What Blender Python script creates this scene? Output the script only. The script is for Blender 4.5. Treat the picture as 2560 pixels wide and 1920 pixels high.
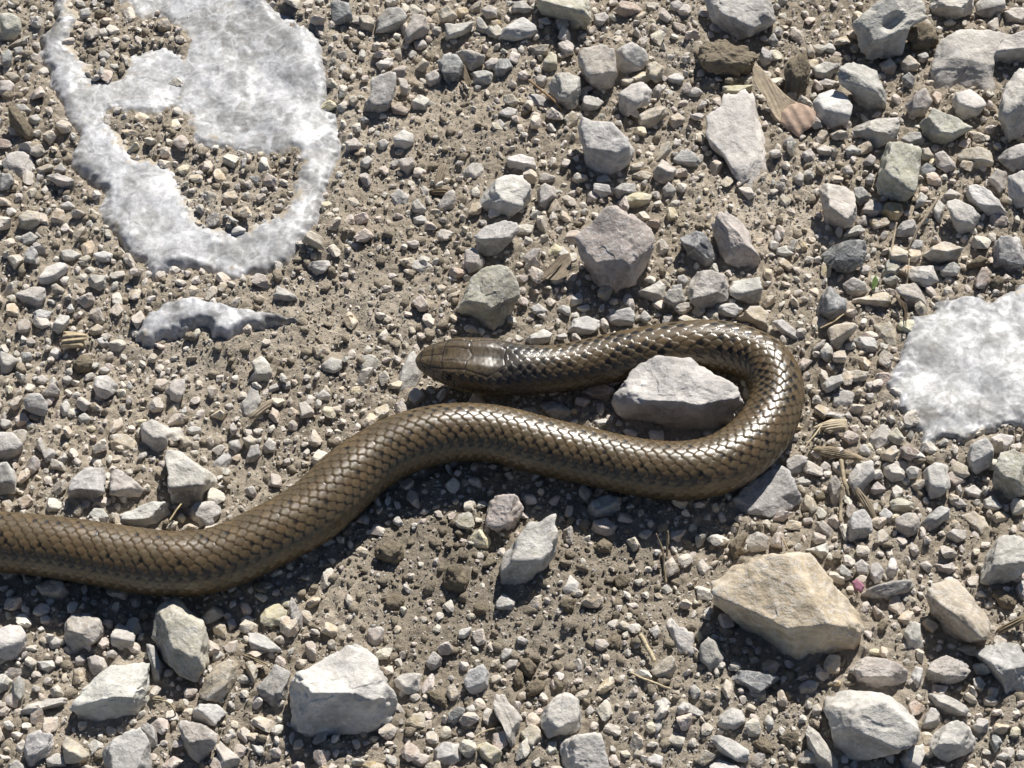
import bpy, bmesh, math, random
import numpy as np
from mathutils import Vector
for o in list(bpy.data.objects): bpy.data.objects.remove(o, do_unlink=True)
scene = bpy.context.scene
COL = scene.collection
CM = 0.01                       # everything below is laid out in centimetres

# ------------------------------------------------------------------ camera
PITCH = math.radians(57.0); HFOV = math.radians(25.0); DIST = 61.0
CAM = np.array([0.0, -DIST*math.cos(PITCH), DIST*math.sin(PITCH)])
FWD = -CAM/np.linalg.norm(CAM); RIGHT = np.array([1.0, 0, 0]); UPV = np.cross(RIGHT, FWD)
cd = bpy.data.cameras.new('camera'); cam = bpy.data.objects.new('camera', cd); COL.objects.link(cam)
cam.location = CAM*CM; cam.rotation_euler = (math.pi/2-PITCH, 0, 0)
cd.sensor_fit = 'HORIZONTAL'; cd.angle = HFOV; cd.clip_start = 0.01; cd.clip_end = 50
scene.camera = cam
scene.render.resolution_x = 1024; scene.render.resolution_y = 768

# ------------------------------------------------------------------ light
SUN_EL = math.radians(42); SUN_AZ = math.radians(20)      # azimuth: from straight ahead towards the right
w = bpy.data.worlds.new('World'); scene.world = w; w.use_nodes = True
nt = w.node_tree; bg = nt.nodes['Background']
sky = nt.nodes.new('ShaderNodeTexSky'); sky.sky_type = 'NISHITA'; sky.sun_disc = False; sky.altitude = 2500
sky.sun_elevation = SUN_EL; sky.sun_rotation = SUN_AZ
nt.links.new(sky.outputs[0], bg.inputs[0]); bg.inputs[1].default_value = 0.05
sd = bpy.data.lights.new('sun', 'SUN'); sd.energy = 5.0; sd.angle = math.radians(0.53); sd.color = (1, 0.96, 0.895)
sun = bpy.data.objects.new('sun', sd); COL.objects.link(sun)
SUNV = Vector((math.sin(SUN_AZ)*math.cos(SUN_EL), math.cos(SUN_AZ)*math.cos(SUN_EL), math.sin(SUN_EL)))
sun.rotation_euler = SUNV.to_track_quat('Z', 'Y').to_euler(); sun.location = SUNV*2
scene.view_settings.view_transform = 'Standard'; scene.view_settings.look = 'None'
scene.view_settings.exposure = 0.42; scene.view_settings.gamma = 1.0
scene.view_settings.use_curve_mapping = False

# ------------------------------------------------------------------ helpers
TANH = math.tan(HFOV/2)
def ray(px, py):
    px = np.asarray(px, float); py = np.asarray(py, float)
    return FWD + ((px-1280)/1280*TANH)[..., None]*RIGHT + ((960-py)/1280*TANH)[..., None]*UPV
def on_z(px, py, z=0.0):
    d = ray(px, py); t = (z-CAM[2])/d[..., 2]
    return CAM + t[..., None]*d
def to_px(P):
    P = np.asarray(P, float)-CAM; f = P@FWD
    return np.stack([1280+P@RIGHT/f/TANH*1280, 960-P@UPV/f/TANH*1280], -1)
PXCM = DIST*TANH/1280          # centimetres per photo pixel near the middle

def _h(ix, iy, iz, seed):
    n = (ix*374761393 + iy*668265263 + iz*2147483647 + seed*1274126177) & 0xFFFFFFFF
    n = ((n ^ (n >> 13))*1274126177) & 0xFFFFFFFF
    n = n ^ (n >> 16)
    return (n & 0xFFFF)/65535.0*2-1
def noise3(P, seed=0):
    P = np.asarray(P, float); i = np.floor(P).astype(np.int64); f = P-i; f = f*f*f*(f*(f*6-15)+10)
    r = 0
    for dx in (0, 1):
        wx = f[..., 0] if dx else 1-f[..., 0]
        for dy in (0, 1):
            wy = f[..., 1] if dy else 1-f[..., 1]
            for dz in (0, 1):
                wz = f[..., 2] if dz else 1-f[..., 2]
                r = r + wx*wy*wz*_h(i[..., 0]+dx, i[..., 1]+dy, i[..., 2]+dz, seed)
    return r
ROT = np.linalg.qr(np.array([[0.36, 0.48, -0.8], [-0.8, 0.6, 0.05], [0.48, 0.64, 0.6]]))[0]
def fbm(P, seed=0, oct=4, gain=0.5):
    r = 0; a = 1; P = np.asarray(P, float)
    for k in range(oct):
        P = P@ROT
        r = r + a*noise3(P*2.03**k+17.3*k, seed+k); a *= gain
    return r
def fbm2(x, y, seed=0, oct=4, gain=0.5):
    return fbm(np.stack([x, y, np.full_like(x, 0.37)], -1), seed, oct, gain)
def sstep(a, b, x):
    t = np.clip((x-a)/(b-a), 0, 1); return t*t*(3-2*t)
def poly_sd(x, y, poly):
    """signed distance to polygon, positive inside"""
    d = np.full(x.shape, 1e9); ins = np.zeros(x.shape, bool); n = len(poly)
    for k in range(n):
        ax, ay = poly[k]; bx, by = poly[(k+1) % n]
        ex, ey = bx-ax, by-ay
        t = np.clip(((x-ax)*ex+(y-ay)*ey)/(ex*ex+ey*ey+1e-12), 0, 1)
        d = np.minimum(d, (x-ax-t*ex)**2+(y-ay-t*ey)**2)
        c = (ay > y) != (by > y)
        ins ^= c & (x < ex*(y-ay)/(ey if abs(ey) > 1e-12 else 1e-12)+ax)
    d = np.sqrt(d); return np.where(ins, d, -d)

def np_mesh(name, V, F, smooth=True, colors=None):
    """V (n,3) metres, F (m,k) ints"""
    me = bpy.data.meshes.new(name); V = np.ascontiguousarray(V, np.float32); F = np.ascontiguousarray(F, np.int32)
    m, k = F.shape
    me.vertices.add(len(V)); me.vertices.foreach_set('co', V.ravel())
    me.loops.add(m*k); me.loops.foreach_set('vertex_index', F.ravel())
    me.polygons.add(m); me.polygons.foreach_set('loop_start', np.arange(0, m*k, k, dtype=np.int32))
    me.polygons.foreach_set('use_smooth', np.full(m, smooth))
    me.update(calc_edges=True)
    if colors is not None:
        at = me.color_attributes.new('Col', 'FLOAT_COLOR', 'POINT')
        c = np.ones((len(V), 4), np.float32); c[:, :3] = colors
        at.data.foreach_set('color', c.ravel())
    return me
def link(name, me, mat=None, parent=None):
    o = bpy.data.objects.new(name, me); COL.objects.link(o)
    if mat is not None: me.materials.append(mat)
    if parent is not None: o.parent = parent
    return o
def tag(o, label=None, cat=None, group=None, kind=None):
    if label: o['label'] = label
    if cat: o['category'] = cat
    if group: o['group'] = group
    if kind: o['kind'] = kind
    return o
_ico = {}
def ico(sub):
    if sub not in _ico:
        bm = bmesh.new(); bmesh.ops.create_icosphere(bm, subdivisions=sub, radius=1)
        _ico[sub] = (np.array([v.co[:] for v in bm.verts]), np.array([[v.index for v in f.verts] for f in bm.faces]))
        bm.free()
    return _ico[sub]

# ------------------------------------------------------------------ materials
def newmat(name):
    m = bpy.data.materials.new(name); m.use_nodes = True; t = m.node_tree
    return m, t, t.nodes['Principled BSDF']
class G:
    """small node-graph helper"""
    def __init__(s, t): s.t = t
    def n(s, typ, **kw):
        x = s.t.nodes.new('ShaderNode'+typ)
        for k, v in kw.items(): setattr(x, k, v)
        return x
    def l(s, a, b): s.t.links.new(a, b)
    def noise(s, vec, scale, detail=4, rough=0.55, dist=0.0):
        x = s.n('TexNoise'); s.l(vec, x.inputs['Vector']); x.inputs['Scale'].default_value = scale
        x.inputs['Detail'].default_value = detail; x.inputs['Roughness'].default_value = rough
        x.inputs['Distortion'].default_value = dist; return x.outputs['Fac']
    def ramp(s, fac, stops):
        x = s.n('ValToRGB'); s.l(fac, x.inputs[0]); e = x.color_ramp.elements
        while len(e) < len(stops): e.new(0.5)
        for k, (p, c) in enumerate(stops):
            e[k].position = p; e[k].color = (c, c, c, 1) if isinstance(c, float) else (*c, 1)
        return x.outputs[0]
    def mix(s, mode, fac, a, b):
        x = s.n('Mix', data_type='RGBA', blend_type=mode)
        for val, i in ((fac, 0), (a, 6), (b, 7)):
            if isinstance(val, (int, float)): x.inputs[i].default_value = val if i == 0 else (val, val, val, 1)
            elif isinstance(val, tuple): x.inputs[i].default_value = (*val, 1)
            else: s.l(val, x.inputs[i])
        return x.outputs[2]
    def bump(s, h, strength, dist, prev=None):
        x = s.n('Bump'); s.l(h, x.inputs['Height']); x.inputs['Strength'].default_value = strength
        x.inputs['Distance'].default_value = dist
        if prev is not None: s.l(prev, x.inputs['Normal'])
        return x.outputs[0]

def stone_material(name, source, spec=0.3, rough=0.72, mott=1.0, dust=0.35):
    m, t, b = newmat(name); g = G(t)
    if source == 'object':
        oi = g.n('ObjectInfo'); base = oi.outputs['Color']
        tc = g.n('TexCoord'); va = g.n('VectorMath', operation='ADD'); g.l(tc.outputs['Object'], va.inputs[0])
        sc = g.n('VectorMath', operation='SCALE'); cx = g.n('CombineXYZ')
        g.l(oi.outputs['Random'], cx.inputs[0]); g.l(oi.outputs['Random'], cx.inputs[1]); cx.inputs[2].default_value = 0.3
        g.l(cx.outputs[0], sc.inputs[0]); sc.inputs['Scale'].default_value = 3.0
        g.l(sc.outputs[0], va.inputs[1]); vec = va.outputs[0]
    else:
        at = g.n('Attribute', attribute_name='Col'); base = at.outputs['Color']
        vec = g.n('NewGeometry').outputs['Position']
    n1 = g.noise(vec, 90, 5, 0.6, 0.4); n2 = g.noise(vec, 420, 5, 0.65); n3 = g.noise(vec, 1500, 4, 0.65)
    n4 = g.noise(vec, 160, 6, 0.7, 1.2)
    c = g.mix('MULTIPLY', 1.0*mott, base, g.ramp(n1, [(0.34, (0.58, 0.575, 0.575)), (0.64, (1.18, 1.17, 1.14))]))
    c = g.mix('MULTIPLY', 0.8*mott, c, g.ramp(n2, [(0.3, 0.72), (0.62, 1.12)]))
    # chalky white bruises and thin veins
    c = g.mix('MIX', g.ramp(n2, [(0.57, 0.0), (0.7, 0.6)]), c, (0.62, 0.61, 0.59))
    vein = g.ramp(n4, [(0.475, 0.0), (0.5, 0.7), (0.525, 0.0)])
    c = g.mix('MIX', vein, c, (0.6, 0.58, 0.55))
    gm = g.n('NewGeometry'); c = g.mix('MIX', g.ramp(gm.outputs['Pointiness'], [(0.52, 0.0), (0.62, 0.4)]), c, (0.60, 0.59, 0.565))
    # earth dust in patches
    n5 = g.noise(vec, 230, 6, 0.7)
    c = g.mix('MIX', g.ramp(n5, [(0.55, 0.0), (0.72, dust)]), c, (0.33, 0.265, 0.18))
    g.l(c, b.inputs['Base Color'])
    b.inputs['Roughness'].default_value = rough; b.inputs['Specular IOR Level'].default_value = spec
    nb = g.bump(n4, 0.5, 0.0007); nb = g.bump(n2, 0.7, 0.0007, nb); nb = g.bump(n3, 0.6, 0.00025, nb)
    g.l(nb, b.inputs['Normal'])
    return m
M_STONE = stone_material('limestone', 'object')
M_GRAVEL = stone_material('gravel_stone', 'attr', mott=0.7, dust=0.3)

def slab_material():
    m, t, b = newmat('pale_slab_stone'); g = G(t)
    vec = g.n('NewGeometry').outputs['Position']
    n1 = g.noise(vec, 45, 6, 0.62, 0.8); n2 = g.noise(vec, 170, 6, 0.66, 0.5); n3 = g.noise(vec, 900, 4, 0.7); n4 = g.noise(vec, 110, 8, 0.75, 0.6)
    c = g.ramp(n1, [(0.34, (0.27, 0.26, 0.24)), (0.47, (0.39, 0.385, 0.375)), (0.6, (0.48, 0.48, 0.49))])
    n6 = g.noise(vec, 330, 8, 0.78, 0.7)
    c = g.mix('MULTIPLY', 0.9, c, g.ramp(n6, [(0.35, 0.62), (0.6, 1.1)]))
    c = g.mix('MIX', g.ramp(n2, [(0.5, 0.0), (0.6, 0.7)]), c, (0.6, 0.605, 0.615))
    c = g.mix('MIX', g.ramp(n6, [(0.56, 0.0), (0.66, 0.6)]), c, (0.7, 0.7, 0.7))
    c = g.mix('MULTIPLY', 0.7, c, g.ramp(n3, [(0.3, 0.7), (0.6, 1.08)]))
    c = g.mix('MIX', g.ramp(n4, [(0.6, 0.0), (0.72, 0.4)]), c, (0.40, 0.335, 0.235))
    dv = g.n('VectorMath', operation='MULTIPLY_ADD'); nz = g.n('TexNoise'); g.l(vec, nz.inputs['Vector']); nz.inputs['Scale'].default_value = 240
    g.l(nz.outputs['Color'], dv.inputs[0]); dv.inputs[1].default_value = (0.006, 0.006, 0.006); g.l(vec, dv.inputs[2])
    v1 = g.n('TexVoronoi'); g.l(dv.outputs[0], v1.inputs['Vector']); v1.inputs['Scale'].default_value = 330
    c = g.mix('MULTIPLY', 0.8, c, g.ramp(v1.outputs['Color'], [(0.1, 0.72), (0.9, 1.12)]))
    v2 = g.n('TexVoronoi', feature='DISTANCE_TO_EDGE'); g.l(dv.outputs[0], v2.inputs['Vector']); v2.inputs['Scale'].default_value = 75
    c = g.mix('MIX', g.ramp(v2.outputs['Distance'], [(0.0, 0.45), (0.05, 0.0)]), c, (0.66, 0.66, 0.66))
    v3 = g.n('TexVoronoi', feature='DISTANCE_TO_EDGE'); g.l(dv.outputs[0], v3.inputs['Vector']); v3.inputs['Scale'].default_value = 38
    c = g.mix('MULTIPLY', 0.7, c, g.ramp(v3.outputs['Distance'], [(0.0, 0.6), (0.025, 1.0)]))
    oi = g.n('ObjectInfo'); c = g.mix('MULTIPLY', 1.0, c, oi.outputs['Color'])
    at = g.n('Attribute', attribute_name='Col'); n7 = g.noise(vec, 260, 8, 0.75)
    dm = g.n('Math', operation='MULTIPLY_ADD'); g.l(n7, dm.inputs[0]); dm.inputs[1].default_value = 2.2; dm.inputs[2].default_value = -1.1
    ds = g.n('Math', operation='ADD'); g.l(dm.outputs[0], ds.inputs[0]); g.l(at.outputs['Fac'], ds.inputs[1])
    c = g.mix('MIX', g.ramp(ds.outputs[0], [(0.35, 0.0), (0.65, 0.95)]), c, (0.37, 0.315, 0.235))
    g.l(c, b.inputs['Base Color'])
    g.l(g.ramp(n2, [(0.35, 0.65), (0.65, 0.42)]), b.inputs['Roughness'])
    b.inputs['Specular IOR Level'].default_value = 0.45
    nb = g.bump(v1.outputs['Color'], 0.12, 0.0003); nb = g.bump(n3, 0.25, 0.00012, nb); g.l(nb, b.inputs['Normal'])
    return m
M_SLAB = slab_material()

def soil_material(name, c0, c1, c2, obj=False):
    m, t, b = newmat(name); g = G(t)
    vec = g.n('NewGeometry').outputs['Position']
    n1 = g.noise(vec, 28, 5, 0.6); n2 = g.noise(vec, 260, 6, 0.7); n3 = g.noise(vec, 1300, 5, 0.75); n4 = g.noise(vec, 3200, 2, 0.6)
    c = g.ramp(n1, [(0.3, c0), (0.5, c1), (0.7, c2)])
    c = g.mix('MULTIPLY', 0.85, c, g.ramp(n2, [(0.28, 0.7), (0.7, 1.2)]))
    c = g.mix('MULTIPLY', 0.7, c, g.ramp(n3, [(0.3, 0.6), (0.65, 1.15)]))
    c = g.mix('MIX', g.ramp(n4, [(0.66, 0.0), (0.72, 0.55)]), c, (0.55, 0.48, 0.37))
    if obj:
        at = g.n('Attribute', attribute_name='Col'); c = g.mix('MULTIPLY', 1.0, c, at.outputs['Color'])
    g.l(c, b.inputs['Base Color']); b.inputs['Roughness'].default_value = 0.95
    b.inputs['Specular IOR Level'].default_value = 0.1
    nb = g.bump(n2, 0.9, 0.0015); nb = g.bump(n3, 1.0, 0.0008, nb); g.l(nb, b.inputs['Normal'])
    return m
M_SOIL = soil_material('dry_soil', (0.38, 0.325, 0.25), (0.465, 0.40, 0.315), (0.54, 0.475, 0.385), True)
M_CLOD = soil_material('soil_clod', (0.26, 0.215, 0.155), (0.31, 0.26, 0.19), (0.37, 0.31, 0.23))
M_CRUMB = soil_material('soil_crumb', (0.35, 0.295, 0.225), (0.42, 0.36, 0.275), (0.48, 0.415, 0.325), True)
# ------------------------------------------------------------------ tiles of the photograph (pixel bookkeeping only)
TILE = {'A': (0, 0), 'B': (840, 0), 'C': (1680, 0), 'D': (0, 630), 'E': (840, 630), 'F': (1680, 630),
        'G': (0, 1260), 'H': (840, 1260), 'I': (1680, 1260)}
ZF = 2212/880
def pts(tile, s):
    a = np.array([[float(v) for v in p.split(',')] for p in s.split()])
    return a if tile == 'P' else a/ZF+np.array(TILE[tile])

# ------------------------------------------------------------------ slabs bedded in the ground
SLABS = []   # outline on ground (cm), pockets, height
def gpoly(tile, s): return on_z(*pts(tile, s).T, 0.12)[:, :2]
SLABS.append(dict(out=gpoly('A', "330,-260 318,0 310,110 190,210 185,300 250,430 260,560 310,620 380,750 420,860 410,1000 480,1100 600,1220 600,1340 660,1480 740,1600 830,1690 905,1760 950,1810 1030,1780 1120,1750 1300,1740 1400,1780 1500,1800 1690,1750 1830,1680 1900,1600 2040,1450 2080,1300 2130,1150 2165,1000 2150,850 2160,740 2090,560 2080,400 2040,210 1960,130 1860,60 1760,50 1640,-60 1500,-260"),
    pockets=[gpoly('A', "470,-300 480,0 490,120 450,240 450,350 600,400 600,490 680,490 780,400 850,340 930,280 1050,260 1130,300 1110,180 1000,110 860,150 720,60 690,-300"),
             gpoly('A', "730,740 860,760 960,780 1010,720 1080,680 1130,760 1150,860 1140,960 1200,990 1350,970 1500,980 1600,1000 1850,1000 1870,1050 1820,1150 1780,1220 1830,1290 1700,1350 1560,1440 1440,1450 1280,1380 1210,1280 1180,1160 1110,1030 960,970 860,990 780,890")],
    h=0.22, edge=0.22, seed=3, label='huge cracked white slab bedded in the ground with earth-filled hollows', name='bedded_rock'))
SLABS.append(dict(out=gpoly('D', "870,560 870,500 930,400 1000,340 1100,290 1200,285 1330,310 1450,340 1600,380 1750,400 1900,425 1870,450 1700,465 1600,510 1500,560 1440,600 1300,570 1280,510 1220,520 1180,540 1000,580 900,590"),
    pockets=[], h=0.46, edge=0.16, seed=11, label='fish-shaped white slab poking from soil below the huge slab', name='bedded_rock'))
SLABS.append(dict(out=gpoly('F', "1480,400 1610,360 1660,290 1780,270 1880,245 2010,310 2060,270 2212,200 2420,180 2500,700 2420,1180 2212,1120 2050,1140 1950,1150 1900,1180 1830,1210 1760,1180 1700,1170 1620,1230 1560,1290 1560,1160 1450,1040 1400,980 1370,920 1320,830 1340,760 1420,690 1450,600 1460,530 1480,450"),
    pockets=[], h=0.30, edge=0.10, seed=23, label='broad flat pale grey slab behind the outside of the snake bend', name='bedded_rock'))
SLABS.append(dict(out=gpoly('B', "-50,1500 0,1460 60,1455 200,1490 280,1520 210,1560 140,1610 50,1590 0,1545"),
    pockets=[], h=0.16, edge=0.25, seed=31, label='small white wedge of buried slab just off the huge slab rim', name='bedded_rock'))

def slab_masks(x, y):
    """returns (slab height field, ground lift)"""
    res = []
    for s in SLABS:
        bb = s['out']; near = (x > bb[:, 0].min()-1.5) & (x < bb[:, 0].max()+1.5) & (y > bb[:, 1].min()-1.5) & (y < bb[:, 1].max()+1.5)
        sd_ = np.full(x.shape, -9.0); pk = np.full(x.shape, -9.0)
        xx, yy = x[near], y[near]
        jig = 0.13*fbm2(xx*1.1, yy*1.1, s['seed'], 5, 0.6)
        sd_[near] = poly_sd(xx, yy, s['out'])+jig
        for p in s['pockets']:
            pk[near] = np.maximum(pk[near], poly_sd(xx, yy, p)+1.3*jig+0.07*fbm2(xx*4.5, yy*4.5, s['seed']+70, 3, 0.65))
        res.append((sd_, pk))
    return res

# bare, dusty soil in photo pixels: x, y, radius x, radius y
BARE = [(1130, 330, 170, 100), (770, 780, 170, 120), (600, 880, 170, 80), (960, 700, 110, 110), (1880, 550, 170, 55), (1270, 1560, 330, 130),
        (960, 1420, 150, 110), (1650, 1600, 150, 130), (900, 430, 50, 120), (650, 1200, 80, 90), (1130, 1420, 120, 130), (1500, 1420, 160, 110), (1050, 260, 130, 60), (1000, 1530, 210, 80)]
def bareness(p):
    r = np.zeros(p.shape[:-1])
    for (cx, cy, rx, ry) in BARE:
        q = ((p[..., 0]-cx)/rx)**2+((p[..., 1]-cy)/ry)**2
        r = np.maximum(r, np.exp(-0.7*q*q))
    return r
def ground_z(x, y):
    x = np.asarray(x, float); y = np.asarray(y, float)
    near = (np.abs(x) < 22) & (np.abs(y) < 22)
    z = 0.16*fbm2(x*0.35, y*0.35, 101, 3)
    lump = fbm2(x*2.2, y*2.2, 77, 3, 0.55)
    b = np.zeros_like(z); b[near] = bareness(to_px(np.stack([x[near], y[near], np.zeros(near.sum())], -1)))
    rag = fbm2(x*7.0, y*7.0, 55, 3, 0.6)
    z = z + (1-0.4*b)*0.12*np.abs(lump)+0.075*np.abs(rag)
    for s, (sd_, pk) in zip(SLABS, slab_masks(x, y)):
        z = z - 0.10*sstep(0.0, 0.5, sd_)                        # bedding under the slab
        z = z + (s['h']-0.02)*sstep(-0.55, 0.10, pk)*sstep(-0.1, 0.3, sd_)   # earth filling its hollows
        z = z + 0.12*np.exp(-(sd_/0.5)**2)*sstep(0.25, -0.05, sd_)           # soil banked against the rim
    return z
def gz(x, y): return float(ground_z(np.array([x]), np.array([y]))[0])

def axis_coords(lo, hi, step, far):
    a = list(np.arange(lo, hi+1e-6, step)); s = step; e = a[-1]
    up = []
    while e < far: s *= 1.35; e += s; up.append(e)
    s = step; e = a[0]; dn = []
    while e > -far: s *= 1.35; e -= s; dn.append(e)
    return np.array(dn[::-1]+a+up)
gx = axis_coords(-16.0, 16.0, 0.064, 400); gy = axis_coords(-13.0, 15.5, 0.068, 400)
XX, YY = np.meshgrid(gx, gy); ZZ = ground_z(XX.ravel(), YY.ravel()).reshape(XX.shape)
nx, ny = len(gx), len(gy)
ii = (np.arange(ny-1)[:, None]*nx+np.arange(nx-1)[None, :]).ravel()
gF = np.stack([ii, ii+1, ii+nx+1, ii+nx], 1)
# pale dusty and darker freshly turned patches of the soil (photo pixels: x, y, rx, ry, lightness)
TINT = [(1880, 550, 260, 110, 0.28), (1000, 260, 260, 170, 0.2), (800, 760, 260, 150, 0.1), (250, 1000, 300, 350, 0.14), (820, 1510, 160, 60, 0.22), (2300, 500, 300, 300, 0.1),
        (1350, 1500, 480, 230, -0.16), (1080, 1330, 220, 160, -0.16), (850, 1000, 150, 100, -0.1), (1250, 660, 120, 120, -0.1), (2000, 1750, 200, 150, -0.08), (1250, 90, 200, 60, -0.05)]
def soil_tint(x, y):
    p = to_px(np.stack([x, y, np.zeros_like(x)], -1)); r = np.ones(len(x))
    for (cx, cy, rx, ry, v) in TINT: r = r+v*np.exp(-(((p[:, 0]-cx)/rx)**2+((p[:, 1]-cy)/ry)**2))
    r = np.where((np.abs(x) < 25) & (np.abs(y) < 25), r, 1.0)
    return r[:, None]*np.array([[1.0, 1.0, 1.0]])
ground = link('ground', np_mesh('ground', np.stack([XX, YY, ZZ], -1).reshape(-1, 3)*CM, gF, True, soil_tint(XX.ravel(), YY.ravel())), M_SOIL)
tag(ground, 'dry pale brown soil of the stony track', 'ground', kind='structure')

for i_s, s in enumerate(SLABS):
    o_ = s['out']; st = 0.042
    x0, x1, y0, y1 = o_[:, 0].min()-0.5, o_[:, 0].max()+0.5, o_[:, 1].min()-0.5, o_[:, 1].max()+0.5
    ax = np.arange(x0, x1, st); ay = np.arange(y0, y1, st)
    X, Y = np.meshgrid(ax, ay); x, y = X.ravel(), Y.ravel()
    sdv, pk = slab_masks(x, y)[i_s]
    base = 0.16*fbm2(x*0.35, y*0.35, 101, 3)
    hs = {3: 0.8, 11: 0.35, 23: 0.4}.get(s['seed'], 0.6)
    und = 0.17*fbm2(x*0.36, y*0.36, s['seed']+5, 2)
    q1 = fbm2(x*0.9+0.8*und, y*0.9, s['seed']+9, 3, 0.5); q2 = np.abs(fbm2(x*1.7, y*1.7+2*und, s['seed']+19, 3, 0.5))
    crk = 0.05*(np.round(q1*3)/3*0.7+0.3*q1) + 0.05*(0.3-q2) + 0.006*fbm2(x*6, y*6, s['seed']+15, 3, 0.6)
    rim = 0.07*np.exp(-((sdv-0.6)/0.3)**2)*sstep(0.0, 0.6, fbm2(x*0.45, y*0.45, s['seed']+2, 2)+0.3)
    prof = np.clip(sstep(-0.15, s['edge']*2, sdv), 0, 1)**0.55; edge_n = np.exp(-np.abs(sdv-0.15)/0.3)*0.05*fbm2(x*4, y*4, s['seed']+60, 3, 0.6)
    z = base - 0.55 + (s['h']+0.55)*prof + (und*hs+crk*0.6*hs+rim*hs)*sstep(0.05, 0.5, sdv)+edge_n
    z = z - 0.30*sstep(-0.45, 0.40, pk)
    dn = 0.5*fbm2(x*2.4, y*2.4, s['seed']+40, 4, 0.6)
    dust = np.clip(0.75*sstep(-0.8, 0.1, pk)+0.5*np.exp(-np.maximum(sdv, 0)/0.35)+0.45*(dn-0.2), 0, 1)
    keep = (sdv > -0.12)
    n1 = len(ax); n2 = len(ay); ii = (np.arange(n2-1)[:, None]*n1+np.arange(n1-1)[None, :]).ravel()
    F = np.stack([ii, ii+1, ii+n1+1, ii+n1], 1); F = F[keep[F].all(1)]
    used = np.unique(F); remap = np.full(len(x), -1); remap[used] = np.arange(len(used))
    V = np.stack([x, y, z], -1)[used]; F = remap[F]; du = dust[used]
    # close the slab underneath so that it has real thickness
    nb_ = len(V); B = V.copy(); B[:, 2] = np.minimum(V[:, 2]-0.1, -0.9)
    e = np.concatenate([F[:, [0, 1]], F[:, [1, 2]], F[:, [2, 3]], F[:, [3, 0]]])
    key = np.sort(e, 1); _, inv, cnt = np.unique(key, axis=0, return_inverse=True, return_counts=True)
    be = e[cnt[inv.ravel()] == 1]
    side = np.stack([be[:, 1], be[:, 0], be[:, 0]+nb_, be[:, 1]+nb_], 1)
    F2 = np.concatenate([F, side]); V2 = np.concatenate([V, B])
    c = V2.mean(0); c[2] = 0
    so = link(s['name'], np_mesh('bedded_rock', (V2-c)*CM, F2, True, np.repeat(np.r_[du, du][:, None], 3, 1)), M_SLAB); so.location = c*CM; tv = {3: 1.0, 11: 0.97, 23: 0.86}.get(s['seed'], 1.0); so.color = (tv, tv, tv*1.01, 1)
    tag(so, s['label'], 'rock')
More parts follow.
